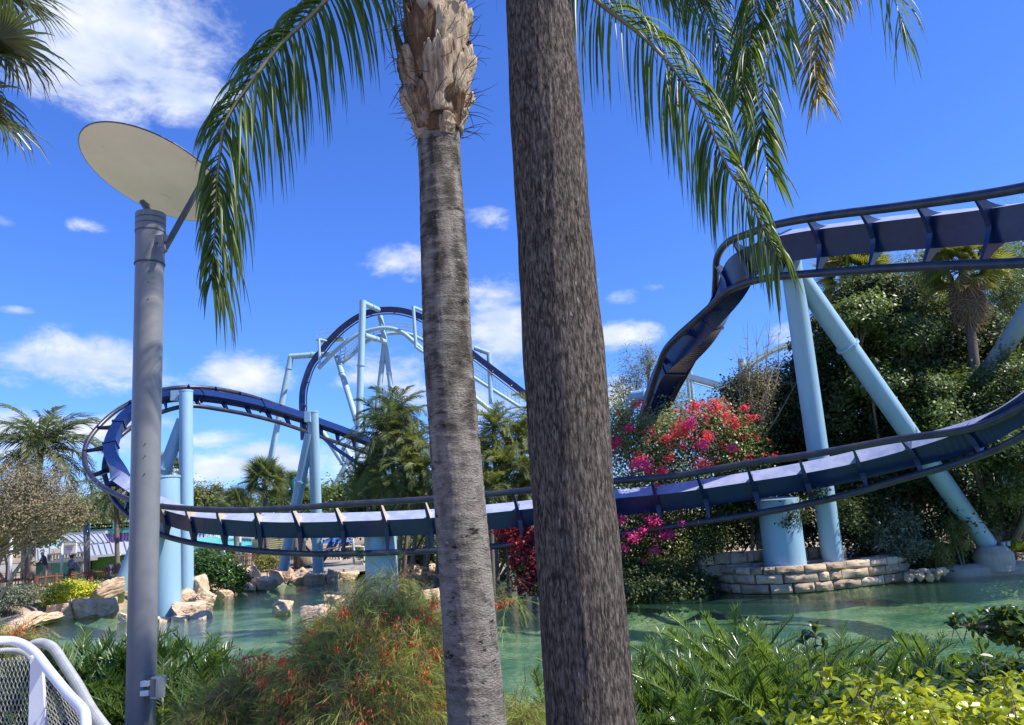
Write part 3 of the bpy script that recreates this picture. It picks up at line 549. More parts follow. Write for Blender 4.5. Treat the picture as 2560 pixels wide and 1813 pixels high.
def fan_mesh(R=.85, n=34, w_=.045, pet=.8, lm='fan', name='fan_leaf', seed=0, droop=.7, spread=2.2):
    r = np.random.default_rng(seed); g = G(); g.tube([(0, 0, 0), (pet * .5, 0, .02), (pet, 0, -.02)], [.018, .014, .01], 5, False, .8)
    for k in range(n):
        a = -spread + 2 * spread * k / (n - 1); ln = R * (.68 + .32 * math.cos(a * .6)) * r.uniform(.9, 1.05)
        d = np.array([math.cos(a), math.sin(a), .28 * abs(math.sin(a)) + .06]); V, Fc = leaf_strip((pet + .02, 0, 0), d, (0, 0, 1), ln, w_, droop * r.uniform(.5, 1.4), 4, .5, .05); g.add(V, Fc, float(np.clip(r.normal(.5, .2), 0, 1)))
    return mkmesh(g.V, g.F, lm, name, var=g.var)
def rotm(azim, elev, roll=0.):
    return np.array((Matrix.Rotation(azim, 3, 'Z') @ Matrix.Rotation(-elev, 3, 'Y') @ Matrix.Rotation(roll, 3, 'X')))
def trunk_part(t, pts, r, m='palmtrunk', n=12, name='trunk'):
    pts = catmull(pts, 6); rr_ = np.interp(np.linspace(0, 1, len(pts)), np.linspace(0, 1, len(r)), r) * (1 + .06 * rng.standard_normal(len(pts)))
    return G().tube(pts, rr_, n).part(name, m, t, True)
def palm(label, top, basept, meshes, n, sc, r=.13, e0=-.5, e1=1.35, name='palm_tree', group=None, dead=None, bend=None, trunk='palmtrunk', lname='frond', seed=1, azr=None, hub=0.):
    rg = np.random.default_rng(seed); top = np.asarray(top, float); basept = np.asarray(basept, float)
    t = thing(name, label, 'palm tree', basept, group)
    mid = (top + basept) / 2 + (np.array(bend) if bend is not None else 0)
    trunk_part(t, [basept, mid, top], [r * 1.15, r, r * 1.05], trunk)
    for i in range(n):
        a = i * 2.39996 + rg.normal(0, .15); f = (i + .5) / n; e = e0 + (e1 - e0) * f ** .9 + rg.normal(0, .08)
        if azr is not None: a = azr[0] + (azr[1] - azr[0]) * rg.random()
        inst(lname, meshes[i % len(meshes)], t, top + np.array([math.cos(a), math.sin(a), 0]) * hub, rotm(a, e, rg.normal(0, .8 if meshes[0].name.startswith('fan') else .25)), sc * rg.uniform(.85, 1.1))
    if dead:
        for i in range(dead[1]):
            a = i * 2.4; inst('dead_leaf', dead[0], t, top + np.array([0, 0, -.1 - .04 * i]), rotm(a, -1.15 + rg.normal(0, .15), rg.normal(0, .3)), sc * rg.uniform(.7, 1.))
    return t
def cloud(blobs, n, L, W, seed=0, hexa=False, *, shell=.55, K=None, rc=.26, up=.5, vclump=.25, dropp=0., fill=.15):
    """leaf quads filling ellipsoid blobs: (centre, (rx,ry,rz)[, weight])"""
    rg = np.random.default_rng(seed); V = []; va = []
    wts = np.array([(b[1][0] * b[1][1] * b[1][2]) ** (2 / 3.) * (b[2] if len(b) > 2 else 1) for b in blobs]); wts /= wts.sum()
    for b, wt in zip(blobs, wts):
        c = np.asarray(b[0]); r = np.asarray(b[1], float); m = max(8, int(n * wt)); kk = K or max(10, int(26 * (m / 3000.) ** .5)); kk = int(kk)
        cd_ = nrmz(rg.standard_normal((kk, 3))); cd_[:, 2] = np.where(cd_[:, 2] < -.5, -cd_[:, 2], cd_[:, 2]); cr = rg.uniform(shell, 1.0, kk)[:, None] * (1 + .16 * rg.standard_normal((kk, 1)))
        cc = cd_ * cr; cv = rg.normal(0, vclump, kk); k = rg.integers(0, kk, m); off = rg.standard_normal((m, 3)) * rc * (rg.uniform(.5, 1.5, kk)[k])[:, None]
        p = cc[k] + off; fl = rg.random(m) < fill; p[fl] = nrmz(rg.standard_normal((fl.sum(), 3))) * (rg.random((fl.sum(), 1)) ** .4) * .95
        pos = c + p * r; od = nrmz(p)
        nn = nrmz(od * .7 + np.array([0, 0, up]) + rg.standard_normal((m, 3)) * .55); d = nrmz(np.cross(nn, rg.standard_normal((m, 3))) + np.array([0, 0, -dropp])); s = nrmz(np.cross(d, nn))
        ln = (L * rg.uniform(.6, 1.35, m))[:, None]; wd = (W * rg.uniform(.6, 1.35, m))[:, None]
        if hexa: V.append(np.stack([pos, pos + d * ln * .30 + s * wd * .44 + nn * wd * .12, pos + d * ln * .68 + s * wd * .46 + nn * wd * .12, pos + d * ln, pos, pos + d * ln, pos + d * ln * .68 - s * wd * .46 + nn * wd * .12, pos + d * ln * .30 - s * wd * .44 + nn * wd * .12], 1).reshape(-1, 3)); va.append(np.clip(.45 + cv[k] + rg.normal(0, .2, m), 0, 1.1).repeat(2)); continue
        V.append(np.stack([pos, pos + d * ln * .45 + s * wd * .5 + nn * wd * .12, pos + d * ln, pos + d * ln * .45 - s * wd * .5 + nn * wd * .12], 1).reshape(-1, 3))
        va.append(np.clip(.45 + cv[k] + rg.normal(0, .2, m), 0, 1.1))
    V = np.concatenate(V); return V, np.arange(len(V)).reshape(-1, 4), np.concatenate(va)
def blob(px, py, Y, rx, ry, rd=None, wt=1.):
    c = P(px, py, Y); k = mpp(c); return (c, (rx * k, (rd if rd else rx * k), ry * k), wt)
def limbs(g, base, blobs, r, nb=5, seed=0):
    rg = np.random.default_rng(seed)
    for b in blobs:
        c = np.asarray(b[0]); mid = (np.asarray(base) + c) / 2 + rg.normal(0, .15, 3) * np.array(b[1]); fork = np.asarray(base) * .55 + c * .45; fork[2] = base[2] + (c[2] - base[2]) * .4
        g.tube(catmull([base, fork, mid * .3 + c * .7, c], 4), np.linspace(r, r * .3, 13), 7)
        for k in range(nb):
            d = nrmz(rg.standard_normal(3) + np.array([0, 0, .5])); e = c + d * np.array(b[1]) * rg.uniform(.6, .95); m2 = (c + e) / 2 + rg.normal(0, .08, 3) * np.array(b[1]); g.tube(catmull([fork * .2 + c * .8, m2, e], 3), np.linspace(r * .3, r * .06, 7), 5)
def bush(name, label, cat, blobs, n, L, W, m, seed=0, base=None, r=.05, group=None, stem='bark', trunk=True, nb=5, pname='foliage', **k):
    base = np.array(base if base is not None else [blobs[0][0][0], blobs[0][0][1], gz1(blobs[0][0][0], blobs[0][0][1])]); base[2] = min(base[2], min(b[0][2] for b in blobs))
    t = thing(name, label, cat, base, group); V, Fc, va = cloud(blobs, n, L, W, seed, **k); o = part(pname, V, Fc, m, t, var=va); o['kind'] = 'stuff'
    if trunk: g = G(); limbs(g, base - np.array([0, 0, .1]), blobs, r, nb, seed); g.part('stems' if r < .07 else 'trunk', stem, t, True)
    return t
# ---------------------------------------------------------------- the two trunks close by
def big_trunk(t, edges, Y, m, disp, name='trunk', nseg=420, nang=120):
    """edges: (py, xl, xr)"""
    e = np.array(edges, float); py = np.linspace(e[0, 0], e[-1, 0], nseg); xl = np.interp(py, e[:, 0], e[:, 1]); xr = np.interp(py, e[:, 0], e[:, 2])
    C = np.array([P((a + b) / 2, y, Y) for a, b, y in zip(xl, xr, py)]); Rr = np.array([(b - a) / 2 * mpp(c) for a, b, c in zip(xl, xr, C)])
    s = np.r_[0, np.cumsum(np.linalg.norm(np.diff(C, axis=0), axis=1))]; V = np.zeros((nseg, nang, 3)); th = np.linspace(0, 2 * math.pi, nang, endpoint=False)
    for i in range(nseg):
        for j in range(nang):
            a = th[j]; rr_ = Rr[i] * (1 + disp(s[i], a)); V[i, j] = C[i] + rr_ * np.array([math.cos(a), math.sin(a), 0])
    ii = np.arange(nseg * nang).reshape(nseg, nang); jn = np.roll(ii, -1, 1)
    Fc = np.stack([ii[:-1], ii[1:], jn[1:], jn[:-1]], -1).reshape(-1, 4); return part(name, V.reshape(-1, 3), Fc, m, t, True), C, Rr
def d_fiss(s, a):
    x, y = math.cos(a), math.sin(a); v = mnoise.noise(Vector((x * 11, y * 11, s * 2.2))); f = mnoise.noise(Vector((x * 30, y * 30, s * 5))); w_ = mnoise.noise(Vector((x * 1.2, y * 1.2, s * .9)))
    return .030 * (abs(v) * 1.6 - .5) + .016 * f + .03 * w_
def d_ring(s, a):
    x, y = math.cos(a), math.sin(a); w_ = mnoise.noise(Vector((x, y, s * 1.5))); q = s * 15 + .35 * w_ + .10 * math.sin(a + s); f = q - math.floor(q)
    return .022 * (1 - f) ** 2.0 * (.3 + 1.4 * abs(w_)) + .030 * w_ + .014 * mnoise.noise(Vector((x * 14, y * 14, s * 20)))
b1 = PZ(1490, 2600, gz1(.2, 3.6)); t1 = thing('palm_tree', 'palm with a thick dark fissured trunk rising across the whole picture', 'palm tree', (P(1490, 2300, 3.6)[0], 3.6, 1.45))
TR1 = [(-860, 1206, 1334), (-500, 1228, 1368), (0, 1266, 1427), (330, 1278, 1458), (600, 1294, 1480), (900, 1308, 1512), (1230, 1328, 1534), (1500, 1346, 1562), (1813, 1366, 1592), (2600, 1400, 1660)]
big_trunk(t1, TR1, 3.6, 'barkdark', d_fiss, nseg=520, nang=150)
t2 = thing('palm_tree', 'palm with a ringed grey trunk and ragged cut leaf bases', 'palm tree', (P(1190, 2300, 4.2)[0], 4.2, 1.4))
TR2 = [(-500, 1020, 1115), (0, 1035, 1130), (310, 1043, 1148), (450, 1049, 1154), (600, 1051, 1166), (890, 1060, 1181), (1110, 1074, 1200), (1450, 1100, 1230), (1600, 1108, 1245), (1813, 1120, 1267), (2500, 1150, 1320)]
o2_, C2, R2_ = big_trunk(t2, TR2, 4.2, 'barkgrey', d_ring, nseg=620, nang=130)
sL = np.r_[0, np.cumsum(np.linalg.norm(np.diff(C2, axis=0), axis=1))]; vv_ = []
for i in range(619):
    for j in range(130):
        a = 2 * math.pi * j / 130; w_ = mnoise.noise(Vector((math.cos(a), math.sin(a), sL[i] * 1.5))); q = sL[i] * 15 + .35 * w_ + .10 * math.sin(a + sL[i]); f = q - math.floor(q)
        k_ = mnoise.noise(Vector((math.cos(a) * 2.2, math.sin(a) * 2.2, sL[i] * 5))); vv_.append(.42 + (.09 * max(0, 1 - f * 3.0) * (.4 + 2 * abs(w_)) + .30 * k_) * (1.15 if C2[i][2] > 3.4 else .55) + (.12 if C2[i][2] > 3.6 else 0))
at_ = o2_.data.attributes.new('var', 'FLOAT', 'FACE'); at_.data.foreach_set('value', np.array(vv_, dtype=np.float32))
# leaf bases: thick curved shells standing off the trunk
def boot(cpt, a0, wid, H, r0_, r1_, seed):
    rg = np.random.default_rng(seed); nu, nv = 19, 16; Vo = []; Vi = []; tilt = rg.normal(0, .05)
    top = [H * (1 + .13 * rg.standard_normal()) for _ in range(nu)]; top = np.convolve(np.r_[top[0], top, top[-1]], [.2, .6, .2], 'valid')
    for j in range(nv):
        v = j / (nv - 1)
        for i in range(nu):
            u = i / (nu - 1) * 2 - 1; ww = wid * (1.25 - .12 * v - .25 * v ** 4); a = a0 + u * ww + tilt * v; rad = r0_ + (r1_ - r0_) * v ** 1.25 - .012 * u * u * (1 + v); th_ = .012 * (1 - .3 * abs(u))
            rad += .006 * mnoise.noise(Vector((a * 9, v * 2.2, seed * 3.1))) + .006 * mnoise.noise(Vector((a * 30, v * 2, seed))) + .012 * mnoise.noise(Vector((a * 2.5, v * 5, seed)))
            z = v * top[i] - .02; h = np.array([math.cos(a), math.sin(a), 0]); Vo.append(cpt + h * (rad + th_) + np.array([0, 0, z])); Vi.append(cpt + h * (rad - th_) + np.array([0, 0, z]))
    n = nu * nv; Fc = []
    for j in range(nv - 1):
        for i in range(nu - 1):
            k = j * nu + i; Fc += [(k, k + 1, k + nu + 1, k + nu), (n + k, n + k + nu, n + k + nu + 1, n + k + 1)]
    for j in range(nv - 1):
        k = j * nu; Fc += [(k, k + nu, n + k + nu, n + k), (k + nu - 1, n + k + nu - 1, n + k + 2 * nu - 1, k + 2 * nu - 1)]
    for i in range(nu - 1): Fc += [(i, n + i, n + i + 1, i + 1), ((nv - 1) * nu + i, (nv - 1) * nu + i + 1, n + (nv - 1) * nu + i + 1, n + (nv - 1) * nu + i)]
    return Vo + Vi, Fc
def trunk_at(py, edges, Y):
    e = np.array(edges, float); a = np.interp(py, e[:, 0], e[:, 1]); b = np.interp(py, e[:, 0], e[:, 2]); c = P((a + b) / 2, py, Y); return c, (b - a) / 2 * mpp(c)
k = 0
for py, n_, H, r0k, r1k, wid in [(338, 8, .10, 1.0, 1.25, .36), (318, 6, .26, 1.05, 1.62, .44), (290, 6, .40, 1.2, 1.95, .48), (225, 5, .40, 1.35, 1.95, .48), (150, 5, .36, 1.3, 1.8, .46), (80, 5, .36, 1.2, 1.65, .45), (10, 5, .38, 1.1, 1.55, .42), (-80, 5, .40, 1.1, 1.5, .42)]:
    for i in range(n_):
        c, rr_ = trunk_at(py + rng.normal(0, 9), TR2, 4.2); V, Fc = boot(c, k * 2.39996 + .4, wid, H * rng.uniform(.85, 1.1), rr_ * r0k, rr_ * r1k * rng.uniform(.9, 1.08), k)
        o = part('leaf_base', V, Fc, 'boot', t2, True, var=np.full(len(Fc), float(rng.uniform(.25, .85)))); k += 1
g = G()
for i in range(420):
    py = rng.uniform(-150, 330); c, rr_ = trunk_at(py, TR2, 4.2); a = rng.uniform(0, 6.28); h = np.array([math.cos(a), math.sin(a), 0]); f = np.clip((340 - py) / 120, .3, 1)
    V, Fc = leaf_strip(c + h * rr_ * (1 + .55 * f), nrmz(h * rng.uniform(.3, 1.3) + rng.normal(0, .5, 3) + np.array([0, 0, .3])), (0, .3, 1), rng.uniform(.06, .22), .006, rng.normal(.4, 1.2), 4, 0, .3); g.add(V, Fc)
g.part('fibres', 'fibre', t2, kind='stuff')
# ---------------------------------------------------------------- fronds hanging in front
def near_frond(t, ctrl, n, ll, w_, m, seed, single=True, dro=2.2, sidek=1.0, name='frond', upb=0., extra=0, sl=(1, 1)):
    rg = np.random.default_rng(seed); C = catmull([P(x, y, Y) for x, y, Y in ctrl], 8); T = nrmz(np.gradient(C, axis=0)); w0 = WL[t.name]
    fr = G().tube(C, np.linspace(.018, .003, len(C)), 8).part(name, 'rachis', t, True)
    rest = G(); L = np.r_[0, np.cumsum(np.linalg.norm(np.diff(C, axis=0), axis=1))]
    for sd in (-1, 1):
        for k in list(range(n)) + [rg.random() * n for _ in range(extra)]:
            tt = min(.995, (k + .3 * rg.random() + (sd > 0) * .5) / n); s = L[-1] * tt; i = min(len(L) - 2, int(np.searchsorted(L, s, 'right') - 1)); q = (s - L[i]) / (L[i + 1] - L[i]); b = C[i] * (1 - q) + C[i + 1] * q; T_ = T[i]
            side = nrmz(np.cross(T_, fw)) * sd; ofs = rg.normal(0, .55); dd = nrmz(side * sidek * (1 - .55 * tt) + fw * ofs * .8 + T_ * (.45 + .6 * tt) + np.array([0, 0, upb]))
            env = min(1, .45 + 2.5 * tt) * (1 - .45 * max(0, tt - .6) / .4); ln = ll * env * rg.uniform(.82, 1.12) * sl[int(sd > 0)]
            V, Fc = leaf_strip(b, dd, nrmz(-fw * .5 + np.array([0, 0, 1.]) + rg.normal(0, .45, 3)), ln, w_ * rg.uniform(.8, 1.15), dro * rg.uniform(.75, 1.3), 7, .35, .06)
            vv = float(np.clip(rg.normal(.5, .25), 0, 1.1))
            if single and isinstance(k, int): part('leaflet', V, Fc, m, fr, True, var=np.full(len(Fc), vv))
            else: rest.add(V, Fc, vv)
    if rest.V: rest.part('leaflets', m, fr, True, kind='stuff')
    return fr
f1 = near_frond(t2, [(1060, -330, 4.1), (960, -190, 4.0), (826, -12, 3.9), (696, 118, 3.8), (624, 212, 3.75), (567, 298, 3.7), (550, 384, 3.7), (542, 480, 3.7), (537, 590, 3.7), (530, 700, 3.7)], 72, .66, .018, 'frond', 5, extra=190, sl=(.60, 1.1), sidek=1.25)
f2 = near_frond(t2, [(1150, -330, 4.1), (1300, -170, 4.2), (1489, 0, 4.3), (1597, 84, 4.3), (1676, 163, 4.3), (1755, 276, 4.3), (1819, 419, 4.3), (1866, 490, 4.3), (1912, 575, 4.3), (1950, 650, 4.3)], 72, .72, .017, 'frond', 9, dro=2.6, extra=120, sl=(1., .7), sidek=1.2)
f3 = near_frond(t1, [(1275, -820, 3.62), (1400, -800, 3.9), (1560, -700, 4.2), (1800, -500, 4.4), (1960, -260, 4.5), (1992, -60, 4.5), (1952, 60, 4.5), (1912, 190, 4.5), (1905, 330, 4.5), (1922, 425, 4.5)], 80, .62, .019, 'frond', 12, dro=.9, extra=150, sidek=1.2)
f4 = near_frond(t1, [(1275, -820, 3.62), (1400, -800, 3.9), (1560, -700, 4.2), (1800, -560, 4.6), (2000, -330, 4.9), (2120, -180, 5.0), (2200, -70, 5.0), (2245, 20, 5.0), (2262, 100, 5.0)], 60, .78, .011, 'frond', 15, dro=2.2, extra=30)
f5 = near_frond(t1, [(1275, -820, 3.62), (1400, -800, 3.9), (1560, -700, 4.2), (1850, -560, 4.6), (2120, -330, 4.9), (2130, -160, 4.9), (2085, -30, 4.9), (2050, 70, 4.9), (2040, 170, 4.9), (2050, 240, 4.9)], 340, .54, .017, 'frondY', 18, single=False, dro=.9, sidek=1.2)
f7 = near_frond(t2, [(1150, -330, 4.1), (1350, -330, 4.4), (1560, -220, 4.7), (1690, -90, 4.8), (1765, 30, 4.8), (1810, 140, 4.8), (1835, 260, 4.8)], 230, .54, .014, 'frond', 23, single=False, dro=1.6, sidek=1.3)
f8 = near_frond(t2, [(1150, -330, 4.1), (1330, -260, 4.2), (1500, -150, 4.4), (1640, -60, 4.5), (1760, -10, 4.6)], 170, .50, .014, 'frond', 24, single=False, dro=2.2, sidek=1.1)
f6 = near_frond(t1, [(1275, -820, 3.62), (1400, -800, 3.9), (1560, -700, 4.2), (1700, -520, 4.3), (1850, -300, 4.4), (1900, -120, 4.4), (1890, 10, 4.4), (1868, 120, 4.4), (1850, 240, 4.4)], 320, .60, .015, 'frond', 19, single=False, dro=1.3, sidek=1.0)
# the rest of both crowns, above the picture: it shades the trunks, poles and shrubs
FM = [frond_mesh(3.0, 60, .55, .03, 1.6 + .2 * i, 1.6, 'frond', 'frond', 40 + i, 4) for i in range(2)]
cr1 = trunk_at(-830, TR1, 3.6)[0]; cr2 = trunk_at(-480, TR2, 4.2)[0]
for i in range(10):
    a = 3.3 + .30 * i; inst('frond', FM[i % 2], t1, cr1, rotm(a, .45 + .45 * (i % 3) / 2 + .2 * (i % 2), 0), .8)
for i in range(8):
    a = [.1, .9, 1.6, 2.2, -.5, -1.1, -2.2, 3.0][i]; inst('frond', FM[i % 2], t2, cr2, rotm(a, .62 + .07 * i, 0), .85)
# fan palm reaching in at the upper corner
FN = [fan_mesh(.75, 40, .036, .8, 'fanD', 'fan_leaf', 60 + i, 1.3) for i in range(2)]
tt_ = P(-262, 90, 6.4); t = thing('palm_tree', 'fan palm whose drooping leaves reach in beside the big cloud', 'palm tree', (tt_[0], tt_[1], gz1(tt_[0], tt_[1])))
trunk_part(t, [(tt_[0], tt_[1], gz1(tt_[0], tt_[1])), (tt_[0] + .1, tt_[1], 4), tuple(tt_)], [.17, .15, .16])
for j, (px, py, Y, a, e, ro, sc) in enumerate([(-222, -60, 6.3, .1, -.25, .2, 1.0), (-236, 15, 6.4, .1, .1, .7, 1.0), (-216, 90, 6.2, .0, -.1, -.5, 1.0), (-236, 100, 6.4, -.1, -.3, .5, 1.0), (-250, 190, 6.3, .1, -.50, .3, 1.0), (-262, 180, 6.5, .0, -.3, -.6, 1.0), (-215, -25, 6.5, -.3, -.3, .9, .9), (-260, 10, 6.3, .4, .5, 0, 1.), (-300, -80, 6.4, 2.2, .5, 0, 1.), (-340, 0, 6.4, 3.0, .3, 0, 1.), (-300, 40, 6.6, -2.0, .4, 0, 1.)]):
    inst('fan_leaf', FN[j % 2], t, P(px, py, Y), rotm(a, e, ro), sc)
# ================================================================ middle and far planting
FP = [frond_mesh(2.4, 48, .66, .042, 1.2 + .5 * i, 1.7, 'fpalm', 'frond', 20 + i) for i in range(3)]
FG = [frond_mesh(1.7, 42, .40, .032, 1.4 + .5 * i, .8, 'fmid', 'frond', 25 + i, vfold=.5) for i in range(3)]
FS = [fan_mesh(.85, 30, .05, .75, 'fan', 'fan_leaf', 30 + i, .6 + .3 * i) for i in range(2)]
FSY = [fan_mesh(.8, 28, .05, .75, 'fanY', 'fan_leaf', 34 + i, .5 + .7 * i, 1.7) for i in range(2)]
FSD = fan_mesh(.9, 26, .045, .5, 'dead', 'dead_leaf', 38, 1.6)
def G0(px, Y, py=1400):
    p = P(px, py, Y); return np.array([p[0], p[1], gz1(p[0], p[1])])
palm('feather palm with drooping grey green fronds behind the bare tan tree', P(105, 1125, 44), G0(70, 44), FP, 30, 1.65, .15, -.5, 1.3, seed=2)
palm('feather palm with hanging brown tipped fronds beyond the looping track', P(290, 1235, 44), G0(298, 44), FP, 16, .95, .13, -.9, 1.0, seed=3)
t = palm('slim palm spear with one young drooping frond above the feather palm', P(100, 1045, 45), G0(90, 45), [FP[2]], 3, .36, .04, .2, 1.3, seed=4)
palm('fan palm seen through the loop behind the thick pillar', P(420, 1180, 52), G0(420, 52), FS, 26, 1.05, .16, -.6, 1.4, seed=5)
palm('fan palm with a grey trunk standing before the far hill supports', P(662, 1203, 55), G0(668, 55), FS, 44, 1.3, .17, -.9, 1.5, seed=6)
palm('smaller fan palm beside the dark green pole', P(738, 1222, 58), G0(740, 58), FS, 34, 1.05, .17, -.7, 1.45, seed=7)
palm('low bushy fan palm between the slim column and its fan palm neighbour', P(590, 1265, 54), G0(590, 54), FS, 28, 1.0, .15, -.3, 1.45, seed=8)
gr = 'dark green feather palms behind the ringed trunk'
for j, (px, py, Y, bx, sc) in enumerate([(965, 1062, 42, 985, 1.5), (1035, 1085, 41, 1050, 1.5), (1010, 1140, 40, 1012, 1.35), (940, 1135, 42, 950, 1.35), (1060, 1150, 40, 1080, 1.3), (905, 1170, 43, 905, 1.1), (990, 1010, 43, 1000, 1.25), (975, 1195, 40, 975, 1.2), (1045, 1215, 40, 1045, 1.1)]):
    palm(['tallest feather palm of the dark clump', 'leaning feather palm with pale curved trunk', 'dense feather palm low in the dark clump', 'feather palm at the slim columns side of the clump', 'feather palm half hidden by the ringed trunk', 'small feather palm at the outer edge of the clump', 'feather palm with drooping crown at the clump top', 'short feather palm at the foot of the clump', 'shortest feather palm beneath the leaning one'][j],
         P(px, py + 26, Y), G0(bx, Y, 1330), FP if j in (0, 6) else FG, 26, sc * .82, .11, -.8, 1.3, group=gr, seed=50 + j, bend=(.5, 0, .2))
for j, (px, py, Y, sc) in enumerate([(1235, 1055, 39, 1.5), (1300, 1080, 40, 1.5), (1265, 1150, 38, 1.4), (1215, 1130, 39, 1.35), (1325, 1170, 38, 1.3), (1225, 1205, 37, 1.1), (1290, 1215, 38, 1.2), (1345, 1040, 41, 1.5)]):
    palm(['feather palm with upright fronds between the two big trunks', 'bushy feather palm touching the thick dark trunk', 'feather palm with a golden dying frond between the trunks', 'feather palm tucked against the ringed trunk', 'low feather palm against the thick trunk', 'smallest feather palm between the trunks', 'short wide feather palm over the low track', 'tall feather palm mostly behind the thick trunk'][j],
         P(px, py + 14, Y), G0(px, Y, 1330), FG, 26, sc * .85, .11, -.8, 1.35, group='feather palms between the two big trunks', seed=70 + j)
# right: fan palms above the dark tree
palm('fan palm with yellow green leaves rising out of the dark tree', P(2135, 700, 36), G0(2180, 36, 1300), FSY, 52, 1.5, .18, -.8, 1.5, seed=90, dead=(FSD, 6))
palm('fan palm with a brown skirt of dead leaves beside the yellow green one', P(2408, 672, 30.6), G0(2475, 30.6, 1300), FSY, 56, 1.35, .19, -.6, 1.5, seed=91, dead=(FSD, 34))
palm('fan palm behind the yellow green one, lower in the dark tree', P(2190, 760, 35.5), G0(2200, 35.5, 1300), FSY, 26, 1.1, .18, -.6, 1.3, seed=92)
# trees
def tree(label, blobs, n, L, W, m, base, r, seed, bark='bark', name='tree', **k):
    return bush(name, label, 'tree', blobs, n, L, W, m, seed, base=base, r=r, stem=bark, nb=8, pname='crown', **k)
tree('dark broad evergreen tree filling the space between the brace and the high track', [blob(2090, 870, 33.5, 100, 90, 2.2), blob(2200, 800, 34, 120, 100, 2.4), blob(2300, 910, 33.5, 150, 100, 2.6), blob(2110, 1030, 33.5, 130, 110, 2.4), blob(2290, 1090, 33, 160, 110, 2.6), blob(2080, 1170, 33, 130, 100, 2.2), blob(2420, 900, 34, 100, 120, 2.4), blob(2020, 930, 34, 55, 55, 1.2), blob(2230, 1230, 33, 180, 80, 2.2), blob(2180, 930, 33, 70, 60, 1.5), blob(2380, 1010, 33, 80, 60, 1.5), blob(2200, 1130, 32.6, 80, 60, 1.5), blob(2330, 830, 34, 90, 70, 1.5), blob(2160, 745, 34, 90, 50, 1.6), blob(2440, 990, 33, 90, 80, 1.8), blob(2370, 900, 34, 80, 80, 1.8)],
     170000, .17, .11, 'darkleaf', G0(2200, 33.5, 1350), .22, 101, fill=.25, rc=.13, shell=.6, vclump=.30)
tree('olive evergreen tree at the picture edge behind the slanting column', [blob(2480, 1000, 30, 110, 90, 2.5), blob(2585, 900, 31, 70, 110, 2.2), blob(2460, 1120, 30, 140, 100, 2.5), blob(2580, 1060, 29.5, 110, 130, 2.5), blob(2400, 1040, 29.5, 100, 70, 2), blob(2600, 1200, 29, 120, 90, 2)],
     50000, .16, .09, 'midleaf', G0(2500, 31, 1350), .18, 102, fill=.16, rc=.14, shell=.7, vclump=.32)
tree('tall loose bamboo like tree behind the skirted fan palm', [blob(2510, 700, 34, 70, 120, 1.5), blob(2560, 800, 34, 60, 160, 1.5), blob(2330, 800, 36, 40, 140, 1.5), blob(2580, 620, 35, 60, 90, 1.5)], 11000, .24, .05, 'midleaf', G0(2520, 34, 1350), .08, 103, fill=.7, rc=.3)
tree('round dark laurel beside the tall column over the flowering bush', [blob(1915, 1010, 34.5, 100, 90, 2.2), blob(1990, 1050, 34.5, 90, 110, 2.2), blob(1900, 1100, 34, 110, 90, 2), blob(1960, 1180, 34, 110, 90, 2), blob(1850, 985, 34.5, 55, 45, 1.2)], 36000, .15, .09, 'darkleaf', G0(1900, 31, 1380), .15, 104, fill=.3, rc=.2)
tree('bright green bush growing from the dark trees near the long brace', [blob(2370, 1020, 30.8, 85, 60, 1.3), blob(2430, 1090, 30.8, 80, 60, 1.3), blob(2330, 1080, 31, 60, 50, 1.)], 12000, .15, .07, 'midleaf', G0(2380, 32.5, 1350), .05, 105)
t = bush('tree', 'feathery pale tree at the foot of the steep dive', 'tree', [blob(1590, 940, 40, 45, 55, .9), blob(1622, 900, 40, 25, 45, .7), blob(1560, 990, 40, 40, 50, .8), blob(1680, 1010, 38, 50, 60, 1)], 5200, .20, .035, 'paleleaf', 106, base=G0(1600, 40, 1400), r=.06, rc=.34, fill=.5, nb=10)
# bare twiggy tree
def twigs(t, base, tips, r, n2, seed, m='twig', name='branches'):
    rg = np.random.default_rng(seed); g = G(); base = np.asarray(base, float)
    for tp in tips:
        mid = (base + tp) / 2 + rg.normal(0, .25, 3); c = catmull([base, mid, tp], 6); g.tube(c, np.linspace(r, r * .15, len(c)), 5, False)
        for k in range(n2):
            i = rg.integers(5, len(c) - 1); d = nrmz(c[-1] - c[0]) + rg.normal(0, .6, 3); e = c[i] + nrmz(d) * rg.uniform(.25, .8) * np.linalg.norm(tp - base) * .28
            g.tube([c[i], (c[i] + e) / 2 + rg.normal(0, .05, 3), e], [r * .22, r * .14, r * .06], 4, False)
    return g.part(name, m, t, kind='stuff')
t = thing('bare_tree', 'bare twiggy grey tree beside the tall pale column', 'tree', G0(1870, 32, 1400))
twigs(t, P(1890, 1120, 32), [P(x, y, 32 + rng.normal(0, .6)) for x, y in [(1868, 795), (1890, 810), (1925, 800), (1948, 830), (1835, 870), (1965, 880), (1850, 930), (1905, 850), (1940, 900), (1880, 880), (1820, 960), (1990, 960)]], .05, 9, 5)
G().tube([G0(1870, 32, 1400), P(1890, 1120, 32)], .08, 6).part('trunk', 'twig', t)
V, Fc, va = cloud([blob(1900, 960, 32, 55, 60, .9), blob(1880, 1040, 32, 60, 50, 1)], 2600, .12, .06, 7, fill=.6); part('sparse_leaves', V, Fc, 'tanleaf', t, var=va, kind='stuff')
